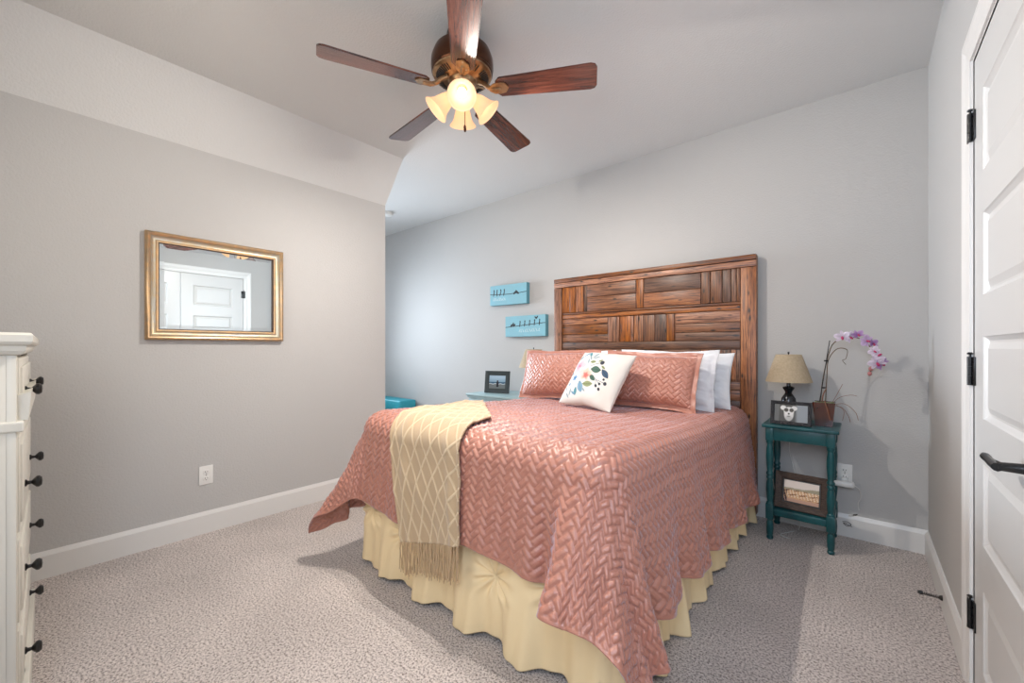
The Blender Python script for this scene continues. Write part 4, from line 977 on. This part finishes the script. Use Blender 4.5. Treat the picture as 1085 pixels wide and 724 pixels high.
# ------------------------------------------------------------------ orchid
def orchid():
    bx, by, bz = -0.165, 3.055, TZ + 0.001
    t = thing('potted_orchid', (bx, by, bz), 'potted orchid with arching lilac flowers on the teal side table', 'potted plant')
    v = []
    for (hw, z) in ((0.040, 0), (0.054, 0.140), (0.049, 0.140), (0.045, 0.118)):
        for (sx_, sy_) in ((-1, -1), (1, -1), (1, 1), (-1, 1)): v.append((bx + sx_ * hw, by + sy_ * hw, bz + z))
    f = [(0, 1, 2, 3), (12, 13, 14, 15)]
    for r_ in range(3):
        for c in range(4): f.append((r_ * 4 + c, r_ * 4 + (c + 1) % 4, r_ * 4 + 4 + (c + 1) % 4, r_ * 4 + 4 + c))
    MB().quads(v, f).build('pot', M['pot'], t, smooth=False)
    mb = MB(); rr = random.Random(4)
    for i in range(46): mb.sphere((bx + rr.uniform(-.043, .043), by + rr.uniform(-.043, .043), bz + 0.126 + rr.uniform(-.006, .010)), rr.uniform(.007, .014), (1, 1, .6), 1)
    mb.build('moss', M['moss'], t)
    def spl(pts, n=40):
        pts = [Vector(p) for p in pts]; out = []
        P_ = [pts[0]] + pts + [pts[-1]]
        for i in range(1, len(P_) - 2):
            for q in range(n // (len(pts) - 1)):
                u = q / (n // (len(pts) - 1)); p0, p1, p2, p3 = P_[i - 1:i + 3]
                out.append(0.5 * ((2 * p1) + (-p0 + p2) * u + (2 * p0 - 5 * p1 + 4 * p2 - p3) * u * u + (-p0 + 3 * p1 - 3 * p2 + p3) * u ** 3))
        out.append(pts[-1]); return out
    zb = bz + 0.12; Y = by
    main = spl([(bx - 0.02, Y, zb), (bx - 0.005, Y - .005, 0.98), (bx + 0.020, Y, 1.12), (bx + 0.045, Y + .005, 1.19), (bx + 0.10, Y + .01, 1.222), (bx + 0.165, Y, 1.212), (bx + 0.205, Y - .01, 1.165), (bx + 0.222, Y - .02, 1.09), (bx + 0.205, Y - .02, 1.02)], 80)
    MB().tube(main, 0.0028, 7).build('stem', M['stem'], t)
    sec = spl([(bx + 0.005, Y + .01, zb), (bx + 0.012, Y, 0.98), (bx + 0.02, Y, 1.09), (bx + 0.06, Y, 1.155), (bx + 0.105, Y - .01, 1.15), (bx + 0.100, Y - .015, 1.10), (bx + 0.085, Y - .015, 1.09), (bx + 0.10, Y - .015, 1.065)], 70)
    MB().tube(sec, [0.0026] * 40 + [0.0016] * (len(sec) - 40), 6).build('stem', M['stem'], t)
    mb = MB(); mb.tube([(bx - 0.024, Y - .006, zb), (bx + 0.026, Y - .004, 1.205)], 0.0025, 7); mb.build('stake', M['black'], t)
    for cx2, cz2 in ((0.009, 1.085), (-0.004, 0.925)): MB().lathe([(0.010, -0.004), (0.012, 0), (0.010, 0.004)], (bx + cx2, Y, cz2), 12).build('clip', M['black'], t)
    mb = MB()
    roots = [[(bx + .01, Y - .04, zb + .01), (bx + .005, Y - .06, zb + .03), (bx + .02, Y - .075, zb - .02), (bx + .032, Y - .07, zb - .08)], [(bx + .03, Y, zb), (bx + .06, Y - .01, zb + .07), (bx + .085, Y, zb + .13)], [(bx + .03, Y, zb), (bx + .07, Y, zb + .05), (bx + .12, Y - .01, zb + .07), (bx + .15, Y, zb + .065)],
             [(bx + .03, Y - .02, zb), (bx + .09, Y - .03, zb + .02), (bx + .14, Y - .03, zb - .02), (bx + .155, Y - .03, zb - .07)], [(bx + .03, Y, zb), (bx + .08, Y, zb - .005), (bx + .11, Y, zb - .05), (bx + .12, Y, zb - .09)], [(bx + .05, Y, zb + .01), (bx + .09, Y - .02, zb - .02), (bx + .085, Y - .02, zb - .08)], [(bx - .01, Y, zb), (bx - .005, Y - .01, zb + .06), (bx + .01, Y - .005, zb + .10)]]
    for i, r_ in enumerate(roots): p = spl(r_, 24); mb.tube(p, [0.0032 if i in (0, 6) else 0.0014] * (len(p) - 1) + [0.0006], 5)
    mb.build('roots', mat('aerial_root', (0.22, 0.10, 0.06), 0.6), t)
    def flower(c, face, size, roll, tone):
        """five petals and a lip; face = direction the flower looks"""
        f_ = Vector(face).normalized(); q = f_.to_track_quat('Z', 'Y').to_matrix().to_4x4()
        base = Matrix.Translation(c) @ q @ Matrix.Rotation(roll, 4, 'Z')
        V_, F_, Cc = [], [], []
        specs = [(90, 0.95, 0.42), (210, 0.95, 0.42), (330, 0.95, 0.42), (22, 1.0, 0.80), (158, 1.0, 0.80)]
        for j, (ang, L_, wd) in enumerate(specs):
            nA, nB = 9, 7; st = len(V_); A = math.radians(ang)
            for i in range(nA):
                u = i / (nA - 1); half = wd * 0.5 * math.sin(PI * min(1, u * 0.93 + 0.05)) ** 0.6
                for k_ in range(nB):
                    w_ = (k_ / (nB - 1) * 2 - 1) * half; x = u * L_; z = 0.10 * (1 if j > 2 else 0) + 0.20 * u * u - 0.35 * w_ * w_ + 0.05 * math.sin(6 * u + j)
                    p = Vector((x * math.cos(A) - w_ * math.sin(A), x * math.sin(A) + w_ * math.cos(A), z)) * size; V_.append(base @ p)
                    e = min(1, abs(w_) / 0.25); cc = [tone[q_] * (0.75 + 0.25 * e) + (0.86, 0.80, 0.88)[q_] * 0.22 * u for q_ in range(3)]; Cc.append([min(.9, z_) for z_ in cc])
            for i in range(nA - 1):
                for k_ in range(nB - 1): s0 = st + i * nB + k_; F_.append((s0, s0 + nB, s0 + nB + 1, s0 + 1))
        me = bpy.data.meshes.new('flower'); me.from_pydata([tuple(x) for x in V_], [], F_)
        me.transform(Matrix.Translation(-wloc(t))); me.polygons.foreach_set('use_smooth', [True] * len(me.polygons))
        at = me.color_attributes.new('Col', 'FLOAT_COLOR', 'POINT'); at.data.foreach_set('color', np.array([list(x) + [1.0] for x in Cc], np.float32).ravel())
        me.materials.append(M['petal']); o = bpy.data.objects.new('flower', me); COL.objects.link(o); o.parent = t
        mb = MB(); mb.sphere((0, 0, 0), 1, (1, 1, 1), 2, mtx=None)
        for v_ in mb.bm.verts: v_.co = base @ Vector((v_.co.x * size * .16, v_.co.y * size * .30 - size * .22, v_.co.z * size * .16 + size * .22))
        mb.build('flower_lip', M['lip'], o)
    wh, li, pu = (0.66, 0.58, 0.70), (0.52, 0.36, 0.60), (0.36, 0.16, 0.44)
    fl = [((bx + 0.085, Y - .020, 1.225), (-0.2, -1, 0.1), 0.040, 0.2, wh), ((bx + 0.115, Y - .012, 1.222), (0.5, -0.8, 0.1), 0.036, 0.9, wh), ((bx + 0.152, Y + .000, 1.235), (0.2, -0.9, 0.5), 0.032, 0.4, pu), ((bx + 0.188, Y - .022, 1.200), (0.3, -1, 0.1), 0.036, 1.2, li),
          ((bx + 0.215, Y + .01, 1.185), (0.8, -0.6, 0.2), 0.034, 0.1, pu), ((bx + 0.222, Y - .03, 1.145), (-0.2, -1, 0.0), 0.030, 0.8, wh), ((bx + 0.240, Y - .03, 1.115), (-0.3, -1, 0.4), 0.038, 2.2, wh), ((bx + 0.232, Y - .045, 1.080), (0.1, -1, -0.1), 0.042, 0.5, wh), ((bx + 0.250, Y - .03, 1.075), (0.7, -0.8, -0.2), 0.038, 1.0, pu)]
    for q in fl: flower(*q)
    mb = MB(); mb.sphere((bx + 0.208, Y - .03, 1.045), 0.011, (1, 1, 1.2), 2); mb.sphere((bx + 0.203, Y - .03, 1.018), 0.010, (1, 1, 1.3), 2); mb.build('flower_bud', M['bud'], t)
orchid()

# ------------------------------------------------------------------ adapter, cords
t = thing('power_adapter', (-0.085, 3.19, 0.335), 'white elongated plug-in adapter in the outlet behind the teal table', 'adapter')
MB().box(-0.150, -0.028, 3.185, 3.235, 0.318, 0.352, 0.012, 4).build('body', M['plastic'], t)
MB().box(-0.090, -0.060, 3.230, 3.264, 0.325, 0.365, 0.004).build('plug', M['plastic'], t)
def cordobj(name, label, pts, r, m, parent=None):
    P_ = [Vector(p) for p in pts]; Q_ = [P_[0]] + P_ + [P_[-1]]; out = []
    for i in range(1, len(Q_) - 2):
        for q in range(10):
            u = q / 10; p0, p1, p2, p3 = Q_[i - 1:i + 3]
            out.append(0.5 * ((2 * p1) + (-p0 + p2) * u + (2 * p0 - 5 * p1 + 4 * p2 - p3) * u * u + (-p0 + 3 * p1 - 3 * p2 + p3) * u ** 3))
    out.append(P_[-1])
    if parent: return MB().tube(out, r, 8).build(name, m, parent)
    return tag(MB().tube(out, r, 8).build(name, m, origin=pts[0]), label, 'cord')
cordobj('power_cord', 'thin white cord hanging from the adapter down the wall', [(-0.030, 3.21, 0.335), (-0.005, 3.22, 0.31), (0.0, 3.235, 0.26), (-0.012, 3.24, 0.22), (-0.008, 3.245, 0.18)], 0.0022, M['cord'], t)
cordobj('power_cord', 'white lamp cord running down behind the teal table to the carpet', [(-0.345, 3.262, 0.66), (-0.36, 3.262, 0.5), (-0.33, 3.262, 0.34), (-0.31, 3.25, 0.16), (-0.30, 3.20, 0.01), (-0.34, 3.10, 0.004), (-0.38, 3.02, 0.004), (-0.33, 2.99, 0.004)], 0.0022, M['cord'], lamp_right)
cordobj('cable_tie', 'small black twisted cable tie lying against the baseboard by the table', [(-0.085, 3.235, 0.095), (-0.06, 3.23, 0.10), (-0.045, 3.235, 0.085), (-0.065, 3.23, 0.075), (-0.08, 3.235, 0.088), (-0.04, 3.24, 0.072)], 0.0016, M['slot'])
cordobj('cable_tie', 'short black cable tie poking over the baseboard top beside the table', [(-0.055, 3.245, 0.135), (-0.035, 3.235, 0.143), (-0.015, 3.23, 0.158), (-0.035, 3.235, 0.15), (-0.02, 3.232, 0.148)], 0.0018, M['slot'])

# ------------------------------------------------------------------ nightstand at the left of the bed, with its lamp
NX0, NX1, NY0, NY1, NZ = -2.945, -2.24, 2.765, 3.245, 0.72
t = thing('nightstand', ((NX0 + NX1) / 2, (NY0 + NY1) / 2, 0), 'pale blue painted nightstand left of the bed', 'nightstand')
MB().box(NX0, NX1, NY0, NY1, NZ - 0.022, NZ, 0.006, 3).build('top', M['bluegrey'], t)
mb = MB(); mb.box(NX0 + .025, NX1 - .025, NY0 + .02, NY1, 0.14, NZ - 0.022, 0.003); mb.build('body', M['bluegrey'], t)
MB().box(NX0 + .012, NX1 - .012, NY0 + .008, NY1, NZ - .040, NZ - .022, 0.005).build('moulding', M['bluegrey'], t)
for z0, z1 in ((0.46, 0.66), (0.17, 0.44)):
    d = MB().box(NX0 + .06, NX1 - .06, NY0 + .008, NY0 + .03, z0, z1, 0.005).build('drawer', M['bluegrey'], t)
    MB().sphere(((NX0 + NX1) / 2, NY0 - .008, (z0 + z1) / 2), 0.016, (1, 1, 1), 2).build('knob', M['black'], d)
for x in (NX0 + .05, NX1 - .05):
    for y in (NY0 + .045, NY1 - .04): MB().lathe([(0.014, 0), (0.022, 0.14)], (x, y, 0), 12).build('leg', M['bluegrey'], t)
lamp(-2.345, 3.075, NZ, 1.12, 'table lamp with a pale shade on the nightstand, half hidden behind a sham', 0.258)

# ------------------------------------------------------------------ bird canvases
def birdart(kind):
    def f(a, b):
        C_ = np.ones(a.shape + (3,)) * np.array((0.23, 0.47, 0.56)); C_ = mixc(C_, 0.25 * (snoise(a * 14, b * 8, 3) > .2), (0.22, 0.54, 0.66))
        blk = (0.015, 0.02, 0.025)
        wl = 0.52 + (0.10 * (a - .5) ** 2 * 2 if kind == 0 else 0.16 * (a - .35))
        C_ = mixc(C_, (np.abs(b - wl) < .017) * 1.0, blk)
        def e(cx, cy, rx, ry, rot=0, c=blk):
            nonlocal C_
            t_ = math.radians(rot); x = (a - cx) * 2.35; y = b - cy; xx = x * math.cos(t_) + y * math.sin(t_); yy = -x * math.sin(t_) + y * math.cos(t_)
            C_ = mixc(C_, ((xx / rx) ** 2 + (yy / ry) ** 2 < 1) * 1.0, c)
        if kind == 0:
            for cx, rt in ((.11, -12), (.20, 0), (.30, -22), (.40, -14)): e(cx, .60, .032, .16, rt); e(cx + .005, .75, .035, .05, 0)
            for cx, rt in ((.70, 35), (.76, -35)): e(cx, .56, .13, .055, rt)
            e(.73, .62, .05, .06)
            let = [(x, .30, .012, .09, (i % 3 - 1) * 28) for i, x in enumerate((.10, .14, .18, .235, .28, .32, .37, .42))]
        else:
            e(.17, .56, .10, .05, 25); e(.23, .56, .09, .05, 25); e(.21, .64, .04, .05)
            for cx, dy in ((.38, .03), (.50, .05), (.62, .05), (.74, .07), (.86, .08)): e(cx, .55 + dy, .030, .13, -6); e(cx + .005, .68 + dy, .034, .05, 0)
            e(.80, .88, .10, .035, 50); e(.77, .88, .08, .035, -40)
            let = [(x, .28 + .06 * (x - .35), .012, .09, (i % 3 - 1) * 28) for i, x in enumerate((.37, .41, .46, .52, .57, .63, .68, .73, .79, .85))]
        for (cx, cy, rx, ry, rt) in let: e(cx, cy, rx, ry, rt, (0.62, 0.72, 0.74)); e(cx + .015, cy - .06, .03, .012, rt, (0.55, 0.68, 0.72))
        return C_
    return f
def canvas(label, x0, x1, z0, z1, kind, roll=0.0):
    w, h = x1 - x0, z1 - z0; t = thing('canvas_picture', ((x0 + x1) / 2, BX, z0), label, 'picture'); t.rotation_euler = (0, roll, 0)
    MB().box(-w / 2, w / 2, -0.050, -0.001, 0, h, 0.002).build('canvas_block', M['canvas_side'], t, local=True)
    colgrid('painting', w - .002, h - .002, 0.001, -0.0515, birdart(kind), M['canvas'], t, 220, 90)
canvas('upper turquoise canvas with birds on a wire, left of the headboard', -3.045, -2.545, 1.612, 1.822, 0, Q(0.5))
canvas('lower turquoise canvas with birds on a wire, nearer the headboard', -2.825, -2.312, 1.277, 1.487, 1)

# ------------------------------------------------------------------ bench in the alcove
t = thing('bench', (-4.85, 3.12, 0), 'turquoise upholstered bench with black legs in the window alcove', 'bench')
mb = MB().box(-5.32, -4.38, 3.00, 3.245, 0.36, 0.495, 0.018, 3); mb.build('cushion', M['teal_cushion'], t)
MB().box(-5.30, -4.40, 3.02, 3.235, 0.33, 0.362).build('frame', M['black'], t)
for x in (-5.27, -4.43):
    for y in (3.045, 3.205): MB().box(x - .022, x + .022, y - .022, y + .022, 0, 0.335, 0.002).build('leg', M['black'], t)
